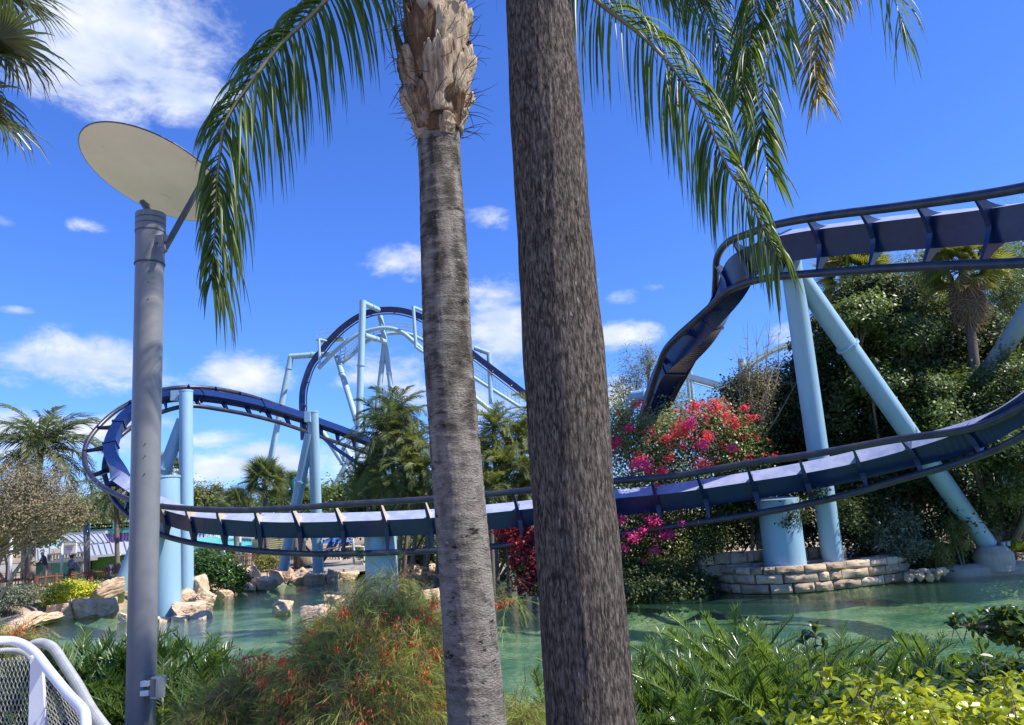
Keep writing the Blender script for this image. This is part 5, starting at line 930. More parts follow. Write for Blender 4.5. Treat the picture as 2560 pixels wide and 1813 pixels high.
for x in (262, 282, 308, 338, 366, 392):
    X0, X1, Z0, Z1 = rect(x, 1353, x + 15, 1330, 67.9); g = G()
    for fx in (0, .5, 1): g.box((X0 + (X1 - X0) * fx, 67.9, (Z0 + Z1) / 2), (.06, .05, (Z1 - Z0) / 2))
    for fz in (0, .5, 1): g.box(((X0 + X1) / 2, 67.9, Z0 + (Z1 - Z0) * fz), ((X1 - X0) / 2, .05, .06))
    f_ = g.part('window', 'lilac', t); part('shutter', *(lambda q: (q.V, q.F))(G().box(((X0 + X1) / 2, 67.97, (Z0 + Z1) / 2), ((X1 - X0) / 2, .02, (Z1 - Z0) / 2))), 'purple', f_)
g = G(); X0, X1, Z0, Z1 = rect(222, 1319, 430, 1309, 67.5)
for z in (Z1 + .05, Z0 + .1): g.box(((X0 + X1) / 2, 67.6, z), ((X1 - X0) / 2, .05, .06))
for x in np.arange(X0, X1, .22): g.box((x, 67.6, (Z0 + Z1) / 2), (.035, .03, (Z1 - Z0) / 2))
g.part('balustrade', 'teal', t, kind='stuff')
for x in np.arange(X0, X1, 2.2): G().box((x, 67.6, (Z0 + Z1) / 2 + .1), (.10, .08, (Z1 - Z0) / 2 + .15)).part('newel_post', 'teal', t)
t = thing('balcony', 'weathered grey timber balcony on brackets with a hanging sign', 'balcony', P(165, 1440, 50))
wallbox(G(), 118, 1406, 210, 1400, 50, 1.6).part('deck', 'greywood', t); X0, X1, Z0, Z1 = rect(118, 1400, 210, 1384, 50)

for x in np.linspace(X0, X1, 13): g.box((x, 50.05, (Z0 + Z1) / 2), (.035, .03, (Z1 - Z0) / 2))
g.part('balusters', 'greywood', t, kind='stuff'); G().box(((X0 + X1) / 2, 50.05, Z1), ((X1 - X0) / 2, .06, .06)).part('top_rail', 'greywood', t)
for x in (126, 206): G().bar(P(x, 1440, 50.2), P(x, 1384, 50.2), .16).part('post', 'greywood', t)
G().bar(P(196, 1408, 50.2), P(206, 1424, 50.2), .12).part('bracket', 'greywood', t)
t = thing('sign', 'faded white board sign with pale red print above the timber balcony', 'sign', P(172, 1384, 49.6))
wallbox(G(), 157, 1384, 189, 1354, 49.6, .12).part('board', 'wtrim', t)
M['redprint'] = mat('faded red print', (.62, .34, .30), (.70, .50, .46), .8, 6)
for y, x0, x1 in [(1366, 162, 184), (1372, 166, 180)]: wallbox(G(), x0, y + 3, x1, y, 49.55, .03).part('print', 'redprint', t)
for y in (1355, 1364): wallbox(G(), 157, y + 1, 189, y - 1, 49.5, .04).part('trim', 'greywood', t)
# slender poles and path lamps
def pole(label, x, yt, yb, Y, r, m='wtrim', name='pole', x2=None):
    a = P(x if x2 is None else x2, yt, Y); b = P(x, yb, Y); t = thing(name, label, 'pole', b); G().tube([b, a], [r * 1.1, r], 12).part('shaft', m, t, True); G().tube([a, a + [0, 0, .05], a + [0, 0, .10]], [r, r * 1.2, r * .3], 12).part('cap', m, t, True); return t
pole('tall white metal pole at the leafy end of the pole fence', 24, 1336, 1450, 37, .085, x2=28); pole('thin white metal pole in front of the timber balcony', 154, 1358, 1442, 41, .06, x2=155)
pole('thick dark green pole beside the smaller fan palm', 738, 1196, 1262, 54, .24, 'tealdark', x2=734); pole('thin dark green pole beside the leaning feather palm', 896, 1215, 1262, 50, .06, 'tealdark')
pole('light grey pole standing on the paved path', 885, 1330, 1412, 50, .07, 'roofG', x2=882); pole('grey pole in front of the pale yellow building', 600, 1335, 1405, 52, .09, 'roofG')
t = thing('path_lamp', 'small path lamp with a tilted white disc before the lime green building', 'lamp', P(219, 1440, 44))
a, b = P(216, 1298, 44), P(218, 1440, 44); G().tube([b, a], .17, 14).part('pole', 'lampgrey', t, True)
def disc(t, c, nrm, R, th, m, name, m2=None):
    nrm = nrmz(nrm); o = G().tube([c - nrm * th / 2, c + nrm * th / 2], R, 48).part(name, m, t); smooth_by_angle(o); return o
c = P(219, 1283, 44); disc(t, c, (.28, .15, 1), .52, .10, 'wtrim', 'reflector'); G().tube([a, P(217, 1284, 44)], .04, 8).part('stem', 'lampdark', t); G().tube([P(222, 1302, 44), P(227, 1290, 44)], .03, 8).part('strut', 'lampdark', t)
# centre: yellow cabin, teal roof, white balustrade, umbrella
t = thing('building', 'pale yellow clapboard cabin under a low teal roof with a white balustrade', 'building', P(640, 1400, 60))
for i in range(12): X0, X1, Z0, Z1 = rect(630, 1402 - i * 5.2, 762, 1402 - i * 5.2 - 5.0, 60); o = G(); o.V = []; o.add([(X0, 60 - .06, Z0), (X1, 60 - .06, Z0), (X1, 60.02, Z1), (X0, 60.02, Z1), (X0, 60.3, Z0), (X1, 60.3, Z0), (X1, 60.3, Z1), (X0, 60.3, Z1)], [(0, 1, 2, 3), (0, 4, 5, 1), (3, 2, 6, 7), (4, 7, 6, 5), (0, 3, 7, 4), (1, 5, 6, 2)]).part('clapboard', 'yellowW', t)
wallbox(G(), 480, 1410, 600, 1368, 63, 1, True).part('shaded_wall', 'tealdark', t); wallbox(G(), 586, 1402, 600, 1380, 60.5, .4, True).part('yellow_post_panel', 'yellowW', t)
G().poly([P(470, 1366, 58), P(636, 1372, 58), P(628, 1345, 66), P(470, 1344, 66)], .12, (0, 0, -1)).part('roof', 'roofT', t); G().bar(P(470, 1368, 57.9), P(636, 1374, 57.9), .2, .18).part('fascia', 'teal', t)
g = G(); X0, X1, Z0, Z1 = rect(478, 1346, 546, 1328, 66.2)
for x in np.arange(X0, X1, .3): g.box((x, 66.2, (Z0 + Z1) / 2), (.07, .05, (Z1 - Z0) / 2))
for z in (Z0, Z1): g.box(((X0 + X1) / 2, 66.2, z), ((X1 - X0) / 2, .1, .08))
g.part('balustrade', 'wtrim', t)
for x in (496, 608, 700): G().bar(P(x, 1405, 58.5), P(x, 1370, 58.5), .14).part('post', 'greywood', t)
wallbox(G(), 750, 1352, 768, 1342, 59.5, .3).part('yellow_sign_board', 'yellowW', t)
t = thing('market_umbrella', 'blue canopy umbrella beyond the paved path', 'umbrella', P(838, 1395, 60))
c = P(838, 1340, 60); k = 16; ring = [c + np.array([1.6 * math.cos(2 * math.pi * i / k), 1.6 * math.sin(2 * math.pi * i / k), -.5]) for i in range(k)]; G().add([c] + ring, [(0, 1 + i, 1 + (i + 1) % k) for i in range(k)]).part('canopy', 'umb', t); G().tube([P(838, 1395, 60), c], .04, 8).part('pole', 'wtrim', t)
t = thing('handrail', 'white looping handrail beside the paved path and hedge', 'railing', P(850, 1385, 55))
for dz in (0, .35): G().tube(catmull([P(x, y, 55) + np.array([0, 0, -dz]) for x, y in [(805, 1376), (830, 1370), (860, 1368), (890, 1366), (912, 1368)]], 6), .05, 8).part('rail', 'wtrim', t, True)
for x, y in [(806, 1376), (850, 1369), (886, 1366), (910, 1368)]: G().tube([P(x, y, 55), P(x, y, 55) - [0, 0, .9]], .045, 8).part('post', 'wtrim', t)
t = thing('tree_stump', 'short brown palm stump at the end of the pole fence', 'stump', P(762, 1412, 52)); G().tube([P(763, 1415, 52), P(760, 1400, 52), P(762, 1386, 52)], [.5, .42, .5], 12).part('trunk', 'bark', t, True)
# ================================================================ people
def person(label, px, feet, Y, shirt, hat=None, hair='hair', lean=0., ang=0., seat=False, trousers='khaki', H=1.72, arms=.2):
    b = P(px, feet, Y); t = thing('person', label, 'person', b); me = bpy.data.meshes.new('body'); s = H / 1.72
    J = {'pel': (0, 0, .95, .13), 'wai': (0, -.02 * 1 - lean * .1, 1.10, .115), 'che': (0, -lean * .25, 1.32, .15), 'nec': (0, -lean * .38, 1.47, .055), 'hd0': (0, -lean * .43, 1.56, .085), 'hd1': (0, -lean * .45, 1.66, .09),
         'sl': (.17, -lean * .28, 1.40, .065), 'el': (.25, -lean * .35 - .05, 1.15, .045), 'wl': (.22, -lean * .4 - .22, 1.02, .035), 'hl': (.20, -lean * .4 - .30, 1.00, .04),
         'sr': (-.17, -lean * .28, 1.40, .065), 'er': (-.25, -lean * .35 - .05, 1.15, .045), 'wr': (-.22, -lean * .4 - .22, 1.02, .035), 'hr': (-.20, -lean * .4 - .30, 1.00, .04),
         'tl': (.10, 0, .88, .09), 'kl': (.11, -.02, .48, .065), 'al': (.11, .01, .09, .045), 'fl': (.11, -.13, .04, .04), 'tr': (-.10, 0, .88, .09), 'kr': (-.11, -.02, .48, .065), 'ar': (-.11, .01, .09, .045), 'fr': (-.11, -.13, .04, .04)}
    E = [('pel', 'wai'), ('wai', 'che'), ('che', 'nec'), ('nec', 'hd0'), ('hd0', 'hd1'), ('che', 'sl'), ('sl', 'el'), ('el', 'wl'), ('wl', 'hl'), ('che', 'sr'), ('sr', 'er'), ('er', 'wr'), ('wr', 'hr'), ('pel', 'tl'), ('tl', 'kl'), ('kl', 'al'), ('al', 'fl'), ('pel', 'tr'), ('tr', 'kr'), ('kr', 'ar'), ('ar', 'fr')]
    ks = list(J); me.from_pydata([tuple(np.array(J[k][:3]) * s) for k in ks], [(ks.index(a), ks.index(b_)) for a, b_ in E], [])
    mb = mat('clothed body ' + label[:12], (.3, .3, .3)); tt = mb.node_tree; bs = [n for n in tt.nodes if n.type == 'BSDF_PRINCIPLED'][0]
    tcn = N(tt, 'ShaderNodeTexCoord'); sx = N(tt, 'ShaderNodeSeparateXYZ'); tt.links.new(tcn.outputs['Object'], sx.inputs[0]); cs = {'navycloth': (.012, .016, .03), 'greycloth': (.10, .12, .17), 'lightcloth': (.55, .58, .64), 'bluecloth': (.03, .10, .42), 'redcloth': (.40, .06, .05), 'khaki': (.22, .18, .12)}
    r_ = ramp(tt, sx.outputs[2], [(0, (.05, .04, .04)), (.02, cs[trousers]), (.5, cs[shirt]), (.9, (.45, .26, .18))]); cr_ = r_.node.color_ramp; cr_.interpolation = 'CONSTANT'; mpn = N(tt, 'ShaderNodeMath', operation='DIVIDE'); tt.links.new(sx.outputs[2], mpn.inputs[0]); mpn.inputs[1].default_value = 1.72 * s
    tt.links.new(mpn.outputs[0], r_.node.inputs[0]); e_ = cr_.elements; e_[1].position = .05; e_[2].position = .57; e_[3].position = .865; tt.links.new(r_, bs.inputs['Base Color'])
    me.materials.append(mb); o = link('body', me, t); sk = o.modifiers.new('skin', 'SKIN'); lay = me.skin_vertices[0] if me.skin_vertices else None
    if lay is None:
        bm = bmesh.new(); bm.from_mesh(me); bm.verts.layers.skin.verify(); bm.to_mesh(me); bm.free(); lay = me.skin_vertices[0]
    for i, k in enumerate(ks): lay.data[i].radius = (J[k][3] * s * (1.35 if k in ('che', 'pel', 'wai') else 1), J[k][3] * s)
    lay.data[0].use_root = True; ss = o.modifiers.new('sub', 'SUBSURF'); ss.levels = 1; ss.render_levels = 2; me.polygons.foreach_set('use_smooth', [])
    sk.use_smooth_shade = True; WL[o.name] = b; hc = b + np.array([0, -lean * .45 * s, 1.64 * s])
    if hat: g = G().tube([hc + [0, 0, .02], hc + [0, 0, .035]], .20 * s, 20); g.tube([hc + [0, 0, .03], hc + [0, 0, .10], hc + [0, 0, .15]], [.115 * s, .11 * s, .07 * s], 16); g.part('hat', hat, t, True)
    else: G().tube([hc + [0, .02, -.07], hc + [0, .02, 0], hc + [0, .015, .06], hc + [0, .01, .10]], [.085 * s, .105 * s, .095 * s, .04 * s], 12).part('hair', hair, t, True)
    t.rotation_euler = (0, 0, ang); return t
person('person in a dark shirt and pale straw hat leaning over behind the fence', 112, 1462, 40.2, 'navycloth', 'straw', lean=.5, ang=-.7)
person('person in a blue grey shirt seen from behind at the fence', 176, 1466, 41, 'greycloth', ang=3.0, trousers='navycloth', H=1.6)
person('white haired person in a pale shirt behind the glossy shrub', 556, 1424, 53, 'lightcloth', hair='hairW', ang=2.6, H=1.5)
person('person in a bright blue shirt beside the looping handrail', 828, 1398, 58, 'bluecloth', hair='hairW', ang=.4, H=1.5)
person('person in white beneath the blue umbrella', 853, 1396, 59, 'lightcloth', 'straw', ang=-.4)
person('person in a red shirt walking past the blue umbrella', 868, 1394, 60, 'redcloth', ang=1.2, H=1.6)

# ================================================================ things close by
# --- lamp post with its tilted disc
LB, LT = P(345, 2100, 6.0), P(377, 535, 6.0); LB = np.array([LB[0], LB[1], 1.0])
t = thing('lamp_post', 'tall grey lamp post carrying a big tilted cream disc', 'lamp post', LB)
axd = nrmz(LT - LB); k_ = mpp(LT)
def lp(py): f = (P(360, py, 6.0)[2] - LB[2]) / (LT[2] - LB[2]); return LB + (LT - LB) * f
rad = lambda x0, x1, py: (x1 - x0) / 2 * mpp(lp(py))
for nm, y0, y1, w_ in [('pole', 2100, 664, 67), ('collar', 660, 583, 69), ('head', 583, 538, 71)]:
    a = LB if y0 == 2100 else lp(y0); b = lp(y1); o = G().tube([a, b], [w_ / 2 * mpp(lp(1500) if y0 == 2100 else a) * (1.0), w_ / 2 * mpp(b)], 48).part(nm, 'lampgrey', t); smooth_by_angle(o)
for y in (662, 583, 566, 552): o = G().tube([lp(y + 1.5), lp(y - 1.5)], 35.5 * k_, 48).part('seam_ring', 'lampdark', t)
g = G()
for y in (690, 716, 758, 1114, 1144, 1188): c = lp(y) + np.array([.045, -.098, 0]); g.tube([c, c + [0, -.012, 0]], .004, 6)
g.part('rivets', 'lampdark', t, kind='stuff')
# disc plane: fitted to the drawn ellipse (centre 370,424; half axes 193 x 85, tilted 32 degrees)
dc = P(387, 438, 6.15); Rd = 179 * mpp(dc); vdir = nrmz(dc - CAM); ix = nrmz(RT - np.dot(RT, vdir) * vdir); iy = np.cross(ix, vdir) ; iy = nrmz(iy if np.dot(iy, UP) > 0 else -iy)
ta = math.radians(-31.5); major = ix * math.cos(ta) + iy * math.sin(ta); minor = -ix * math.sin(ta) + iy * math.cos(ta); q = 92 / 192.; nd = nrmz(minor * math.sqrt(1 - q * q) + vdir * q)
nd = nd if nd[2] > 0 else -nd
o = disc(t, dc, nd, Rd, .012, 'disc', 'reflector_disc')
rim = [dc + Rd * 1.003 * (major * math.cos(a) + np.cross(nd, major) * math.sin(a)) for a in np.linspace(0, 2 * math.pi, 73)]
G().tube(rim, .007, 6, False).part('rim', 'lampdark', t, True)
G().tube([lp(538), P(356, 505, 6.05)], .026, 12).part('stem', 'lampdark', t)
a, b = P(412, 622, 5.88), P(514, 440, 5.98); G().bar(a, b, .045, .022, up=(0, -1, .2)).part('strut', 'lampdark', t)
G().bar(P(392, 598, 5.93), P(420, 596, 5.88), .03, .06).part('strut_bracket', 'lampgrey', t); G().bar(P(403, 596, 5.9), P(412, 630, 5.88), .03, .05).part('strut_bracket', 'lampgrey', t)
for (x, y, Y_) in ((517, 447, 5.98), (362, 508, 6.05)):
    r_ = ray(x, y); c = CAM + r_ * (np.dot(dc - CAM, nd) / np.dot(r_, nd)) - nd * .016; G().tube([c, c + nd * .012], .045, 20).part('mount_plate', 'lampdark', t)
# --- floodlight on the post
fc = P(394, 1718, 5.9); t = thing('floodlight', 'small beige floodlight box fixed low on the lamp post', 'floodlight', fc - [0, 0, .09]); s = mpp(fc)
g = G(); R = np.array((Matrix.Rotation(-.5, 3, 'Z'))); w_, h_ = 14 * s, 25 * s
def fr(g, c, w, h, d, th, R):
    for sx in (-1, 1): g.box(c + R @ np.array([sx * (w - th / 2), 0, 0]), (th / 2, d, h), R)
    for sz in (-1, 1): g.box(c + R @ np.array([0, 0, sz * (h - th / 2)]), (w - th, d, th / 2), R)
fr(g, fc, w_, h_, .035, .012, R); g.part('housing', 'beige', t); G().box(fc + R @ np.array([0, .03, 0]), (w_ - .012, .006, h_ - .012), R).part('back', 'beige', t)
V = []; 
for i in range(7):
    a = -1 + i / 3.; V += [fc + R @ np.array([a * (w_ - .014) * .8, .02 - .025 * a * a + .004, -h_ * .8]), fc + R @ np.array([a * (w_ - .014) * .8, .02 - .025 * a * a + .004, h_ * .8])]
part('reflector', V, [(2 * i, 2 * i + 2, 2 * i + 3, 2 * i + 1) for i in range(6)], 'wtrim', t, True)
for z in (.035, -.03): G().box(fc + np.array([-.075, -.02, z]), (.03, .03, .018)).part('clamp', 'wtrim', t)
G().box(fc + np.array([-.062, .01, 0]), (.012, .03, .075)).part('mount', 'lampdark', t)
# --- white mesh railing, conduit
t = thing('railing', 'curved white tube railing with diamond mesh in the corner below the lamp post', 'railing', PZ(120, 2600, 1.5))
YR = 2.6
rl = catmull([P(x, y, Y) for x, y, Y in [(-330, 1790, 2.2), (-150, 1660, 2.45), (-60, 1612, 2.6), (0, 1602, 2.68), (45, 1606, 2.7), (85, 1630, 2.66), (125, 1680, 2.56), (170, 1735, 2.45), (205, 1772, 2.36), (214, 1800, 2.32), (214, 1870, 2.3), (212, 2100, 2.3)]], 10)
G().tube(rl, 21 * mpp(P(100, 1650, 2.6)) * .54, 24).part('top_tube', 'white', t, True)
pp = [P(x, y, 2.62) for x, y in [(76, 1640), (104, 1664), (122, 1960), (66, 1960)]]; g = G(); g.poly(pp, .014, (0, 1, 0)); g.part('post', 'white', t)
# woven diamond mesh on two panels
def mesh_panel(t, A, B, C_, D_, nx_, nz_, amp=.35):
    """A,B top edge; D_,C_ bottom edge"""
    A, B, C_, D_ = map(np.asarray, (A, B, C_, D_)); pt = lambda u, v: (A * (1 - u) + B * u) * (1 - v) + (D_ * (1 - u) + C_ * u) * v; nn = nrmz(np.cross(B - A, D_ - A)); g = G()
    for i in range(nx_ + 1):
        for ph in (0, 1):
            pts = []
            for j in range(nz_ * 2 + 1):
                u = (i + (.5 if (j + ph) % 2 else 0) * (1 if ph == 0 else 1) - (.0 if ph == 0 else .0)) / nx_; u = (i + ((j % 2) * .52 if ph == 0 else -(j % 2) * .52)) / nx_
                if u < 0 or u > 1: u = min(1, max(0, u))
                pts.append(pt(u, j / (nz_ * 2)) + nn * (.0022 if (j + ph) % 2 else -.0022))
            g.tube(pts, .0016, 4, False)
    return g.part('wire_mesh', 'wire', t, kind='stuff')
mesh_panel(t, P(-160, 1660, 2.75), P(80, 1640, 2.75), P(72, 1960, 2.75), P(-160, 1960, 2.75), 24, 11)
mesh_panel(t, P(100, 1650, 2.75), P(212, 1790, 2.45), P(212, 2000, 2.45), P(112, 1990, 2.75), 12, 12)
G().bar(P(105, 1690, 2.7), P(118, 1960, 2.7), .006).part('edge_wire', 'wire', t)
def ribbed(label, pts, r, pitch):
    c = catmull(pts, 24); L = np.r_[0, np.cumsum(np.linalg.norm(np.diff(c, axis=0), axis=1))]; n = int(L[-1] / pitch * 6); s = np.linspace(0, L[-1], n); c2 = np.stack([np.interp(s, L, c[:, k]) for k in range(3)], 1)
    rr_ = r * np.array([.66, .96, 1.08, 1.08, .96, .66])[np.arange(n) % 6]; o = G().tube(c2, rr_, 14).solo('conduit', 'coil', label, 'conduit'); return o
ribbed('thick ribbed grey conduit curving down behind the white railing', [P(x, y, Y) for x, y, Y in [(60, 1625, 3.3), (95, 1608, 3.25), (130, 1618, 3.15), (160, 1660, 3.0), (195, 1715, 2.85), (225, 1770, 2.7), (262, 1822, 2.55), (310, 1880, 2.45), (360, 1960, 2.4)]], .0175, .014)
ribbed('short ribbed conduit tucked beneath the bend of the white railing', [P(x, y, Y) for x, y, Y in [(-80, 1640, 2.85), (-20, 1630, 2.85), (20, 1627, 2.85), (60, 1632, 2.8), (90, 1660, 2.75), (140, 1705, 2.66), (200, 1780, 2.55)]], .010, .009)
# --- planting close by
def stiff_frond(L, nl, ll, w_, m, name, seed, arch=.7, fl=.55, up=.5):
    return frond_mesh(L, nl, ll, w_, arch, .12, m, name, seed, 2, vfold=up, base=.18)
CM = [stiff_frond(.85, 44, .145, .0095, 'coontie', 'frond', 400 + i, .55 + .3 * i) for i in range(4)]
ZM = [stiff_frond(.80, 20, .16, .022, 'zamia', 'frond', 410 + i, .7 + .3 * i) for i in range(4)]
def clump(t, ms, base, n, sc, seed, e0=.45, e1=1.4, sp=.25, name='frond'):
    rg = np.random.default_rng(seed)
    for i in range(n):
        a = i * 2.39996 + rg.normal(0, .3); e = e0 + (e1 - e0) * rg.random() ** .8; o = np.array([rg.normal(0, sp), rg.normal(0, sp), 0])
        inst(name, ms[i % len(ms)], t, base + o, rotm(a, e, rg.normal(0, .3)), sc * rg.uniform(.75, 1.15))
def plantthing(name, label, cat, px, top, Y):
    p = P(px, top, Y); z = gz1(p[0], Y); return thing(name, label, cat, (p[0], Y, z)), np.array([p[0], Y, z]), p[2]
COON = [(1700, 1658, 5.6, 'feathery cycad clump beside the thick dark trunk'), (1850, 1585, 5.8, 'tallest feathery cycad clump with upright glossy fronds against the water'), (2000, 1648, 5.5, 'feathery cycad clump with pale glinting fronds behind the dark rounded leaves'),
        (1640, 1738, 5.0, 'feathery cycad clump low against the thick dark trunk'), (1790, 1700, 4.9, 'wide feathery cycad clump in the middle of the bed'), (1960, 1758, 4.8, 'feathery cycad clump just above the yellow green rounded leaves'), (2160, 1688, 5.5, 'feathery cycad clump standing past the dark leafy sprig'), (2300, 1718, 5.6, 'feathery cycad clump towards the edge of the bed'), (2440, 1678, 6.2, 'feathery cycad clump below the dark sprays over the water'), (1580, 1678, 5.5, 'feathery cycad clump partly behind the thick dark trunk'), (1760, 1678, 5.3, 'feathery cycad clump between the tallest clump and the thick dark trunk'), (1900, 1698, 5.2, 'feathery cycad clump at the foot of the tallest clump'), (2080, 1738, 5.0, 'feathery cycad clump hemmed in by dark rounded leaves'), (2230, 1640, 6.0, 'small feathery cycad clump rising by the open water'), (2380, 1708, 5.7, 'feathery cycad clump under the branch over the water')]
for i, (px, py, Y, lb) in enumerate(COON):
    t, b, zt = plantthing('cycad', lb, 'cycad', px, py, Y); h = zt - b[2]; b[2] = zt - .55; clump(t, CM, b, 92, .84, 500 + i, .45, 1.5, .26); G().tube([(b[0], b[1], gz1(b[0], b[1]) - .05), b + [0, 0, .1]], .09, 8).part('stem', 'bark', t)
ZAM = [(190, 1660, 7.4, 'dark leathery cycad clump behind the white railing'), (300, 1640, 7.6, 'dark leathery cycad clump directly behind the lamp post'), (420, 1640, 7.6, 'dark leathery cycad clump beside the lamp post over the water'), (245, 1720, 7.1, 'low dark leathery cycad clump between the conduit and the lamp post'), (120, 1670, 7.5, 'dark leathery cycad clump nearest the sandy bank')]
for i, (px, py, Y, lb) in enumerate(ZAM):
    t, b, zt = plantthing('cycad', lb, 'cycad', px, py, Y); b[2] = zt - .62; clump(t, ZM, b, 80, 1.1, 530 + i, .3, 1.45, .24); G().tube([(b[0], b[1], gz1(b[0], b[1]) - .05), b + [0, 0, .1]], .09, 8).part('stem', 'bark', t)
# dry tangle and palm sprigs beside the lamp post
PS = [frond_mesh(.8, 24, .2, .014, .9, .3, 'frond', 'frond', 440 + i, 2, vfold=.5) for i in range(2)]; DS = [frond_mesh(.7, 18, .26, .016, 1.8, 1.6, 'dead', 'dead_frond', 444 + i, 3) for i in range(2)]
t, b, zt = plantthing('palm_clump', 'young feather palm clump with a tangle of dry brown fronds beside the floodlight', 'palm', 505, 1610, 6.9)
b[2] = zt - .8; clump(t, PS, b, 26, 1.0, 551, .35, 1.4, .22); clump(t, DS, b + np.array([-.12, -.35, -.12]), 46, .95, 552, -.3, .9, .22, 'dead_frond'); G().tube([(b[0], b[1], .3), b + [0, 0, .1]], .09, 8).part('stem', 'bark', t)
# wiry firecracker plants
def wiry(label, blobs, n, seed, flowers, mats=('needle', 'needleB'), fl='redflower', Lk=1., base=None, name='firecracker_plant', tw=13, ftight=.22):
    rg = np.random.default_rng(seed); c0 = np.asarray(blobs[0][0]); b0 = np.array([c0[0], c0[1], gz1(c0[0], c0[1])]) if base is None else np.array(base); t = thing(name, label, 'flowering shrub', b0)
    for mi, (m, frac) in enumerate(zip(mats, (.70, .30))):
        V = []; Fq = []; va = []; nv = 0
        for c, r, *w0 in blobs:
            c = np.asarray(c); r = np.asarray(r)
            for k in range(int(n * frac * (w0[0] if w0 else 1) / len(blobs))):
                d = nrmz(rg.standard_normal(3)); d[2] = abs(d[2]) * .9 + .05 if rg.random() < .75 else d[2]; st_ = c + r * d * rg.uniform(.35, .95); dr = nrmz(d * np.array([1, 1, .6]) + rg.normal(0, .4, 3)); Ls = rg.uniform(.11, .30) * Lk; ns = 6; p = st_.copy(); pts = [p.copy()]; g_ = rg.uniform(.25, .85)
                for s in range(ns): dr = nrmz(dr + np.array([0, 0, -g_ * .45])); p = p + dr * Ls / ns; pts.append(p.copy())
                sd_ = nrmz(np.cross(dr, rg.standard_normal(3))); vv = float(np.clip(rg.normal(.5, .25), 0, 1))
                for s in range(ns):
                    w_ = .0021 * (1 - s / ns * .6); V += [pts[s] - sd_ * w_, pts[s] + sd_ * w_, pts[s + 1] + sd_ * w_, pts[s + 1] - sd_ * w_]; va.append(vv)
                for q in range(tw):
                    s = rg.integers(0, ns); a = pts[s] + (pts[s + 1] - pts[s]) * rg.random(); e = a + nrmz(nrmz(pts[s + 1] - pts[s]) * 1.0 + rg.normal(0, .7, 3) + np.array([0, 0, -.2])) * rg.uniform(.05, .12); w_ = .0017; V += [a - sd_ * w_, a + sd_ * w_, e + sd_ * w_ * .4, e - sd_ * w_ * .4]; va.append(float(np.clip(vv + rg.normal(0, .15), 0, 1)))
        V = np.array(V); part('wiry_stems', V, np.arange(len(V)).reshape(-1, 4), m, t, var=np.array(va), kind='stuff')
    g = G()
    for c, r, k in flowers:
        c = np.asarray(c)
        for i in range(k):
            p = c + rg.normal(0, 1, 3) * np.asarray(r) * .5; d = nrmz(rg.normal(0, .35, 3) + np.array([0, 0, -1])); L = rg.uniform(.024, .042); s1 = nrmz(np.cross(d, rg.standard_normal(3))); s2 = np.cross(d, s1); w_ = .0048
            g.add([p, p + d * L * .6 + s1 * w_, p + d * L * .6 + s2 * w_, p + d * L * .6 - s1 * w_, p + d * L * .6 - s2 * w_, p + d * L], [(0, 1, 2), (0, 2, 3), (0, 3, 4), (0, 4, 1), (5, 2, 1), (5, 3, 2), (5, 4, 3), (5, 1, 4)], float(rg.random()))
    if g.V: g.part('flowers', fl, t, kind='stuff')
    return t
fb = [blob(930, 1640, 5.9, 170, 110, .5, 1.2), blob(820, 1700, 5.6, 140, 90, .5, 1.1), blob(1040, 1680, 5.8, 110, 150, .45, 1.), blob(940, 1780, 5.3, 200, 120, .5, 1.4), blob(790, 1800, 5.4, 110, 80, .45, .9), blob(1000, 1560, 6.1, 70, 60, .35, .5), blob(870, 1570, 6.0, 70, 40, .3, .4)]
fl = [blob(x, y, Y, r, r * .9, .10) + () for x, y, Y, r in [(945, 1660, 5.4, 22), (975, 1650, 5.4, 18), (770, 1725, 5.1, 28), (785, 1700, 5.2, 22), (735, 1685, 5.2, 20), (840, 1660, 5.4, 14), (1040, 1600, 5.6, 20), (1085, 1510, 5.8, 18), (1070, 1545, 5.7, 20), (860, 1530, 5.8, 16), (1000, 1545, 5.8, 22), (700, 1650, 5.3, 20), (720, 1740, 5.1, 18), (1010, 1700, 5.3, 24), (1100, 1750, 5.2, 18), (1060, 1680, 5.3, 18), (890, 1600, 5.6, 18), (930, 1560, 5.8, 16), (660, 1640, 5.5, 22), (780, 1580, 5.7, 16), (1090, 1630, 5.5, 20), (660, 1700, 5.3, 18)]]
fl = [(c, r, 44) for c, r, *_ in fl]
for k in range(170):
    q_ = fb[k % 5]; dd_ = nrmz(rng.normal(0, 1, 3) + np.array([0, -1.2, .5])); fl.append((np.asarray(q_[0]) + dd_ * np.array(q_[1]) * rng.uniform(.85, 1.1), (.05, .05, .05), 9))
wiry('big wiry firecracker bush with hanging red flowers at the foot of the ringed trunk', fb, 9500, 61, fl, base=(fb[0][0][0], 5.8, gz1(fb[0][0][0], 5.8)), tw=15)
g_ = [blob(980, 1480, 6.2, 50, 60, .25, 1.), blob(900, 1500, 6.2, 30, 50, .2, .6)]
wiry('sparse upright wiry stems in front of the middle pillar', g_, 240, 62, [(P(1000, 1460, 6.2), (.08, .05, .08), 14), (P(985, 1500, 6.1), (.08, .05, .06), 16)], Lk=1.2)
wiry('wiry bush with coral flowers between the brown fronds and the big wiry bush', [blob(600, 1780, 5.6, 80, 60, .35, 1.), blob(540, 1800, 5.5, 80, 50, .35, 1.), blob(630, 1720, 5.8, 45, 40, .25, .5)], 1500, 63, [(P(610, 1645, 5.7), (.07, .05, .07), 40), (P(630, 1665, 5.7), (.07, .05, .06), 40), (P(612, 1690, 5.7), (.04, .04, .10), 26), (P(540, 1730, 5.5), (.2, .1, .12), 20)], fl='pinkflower')
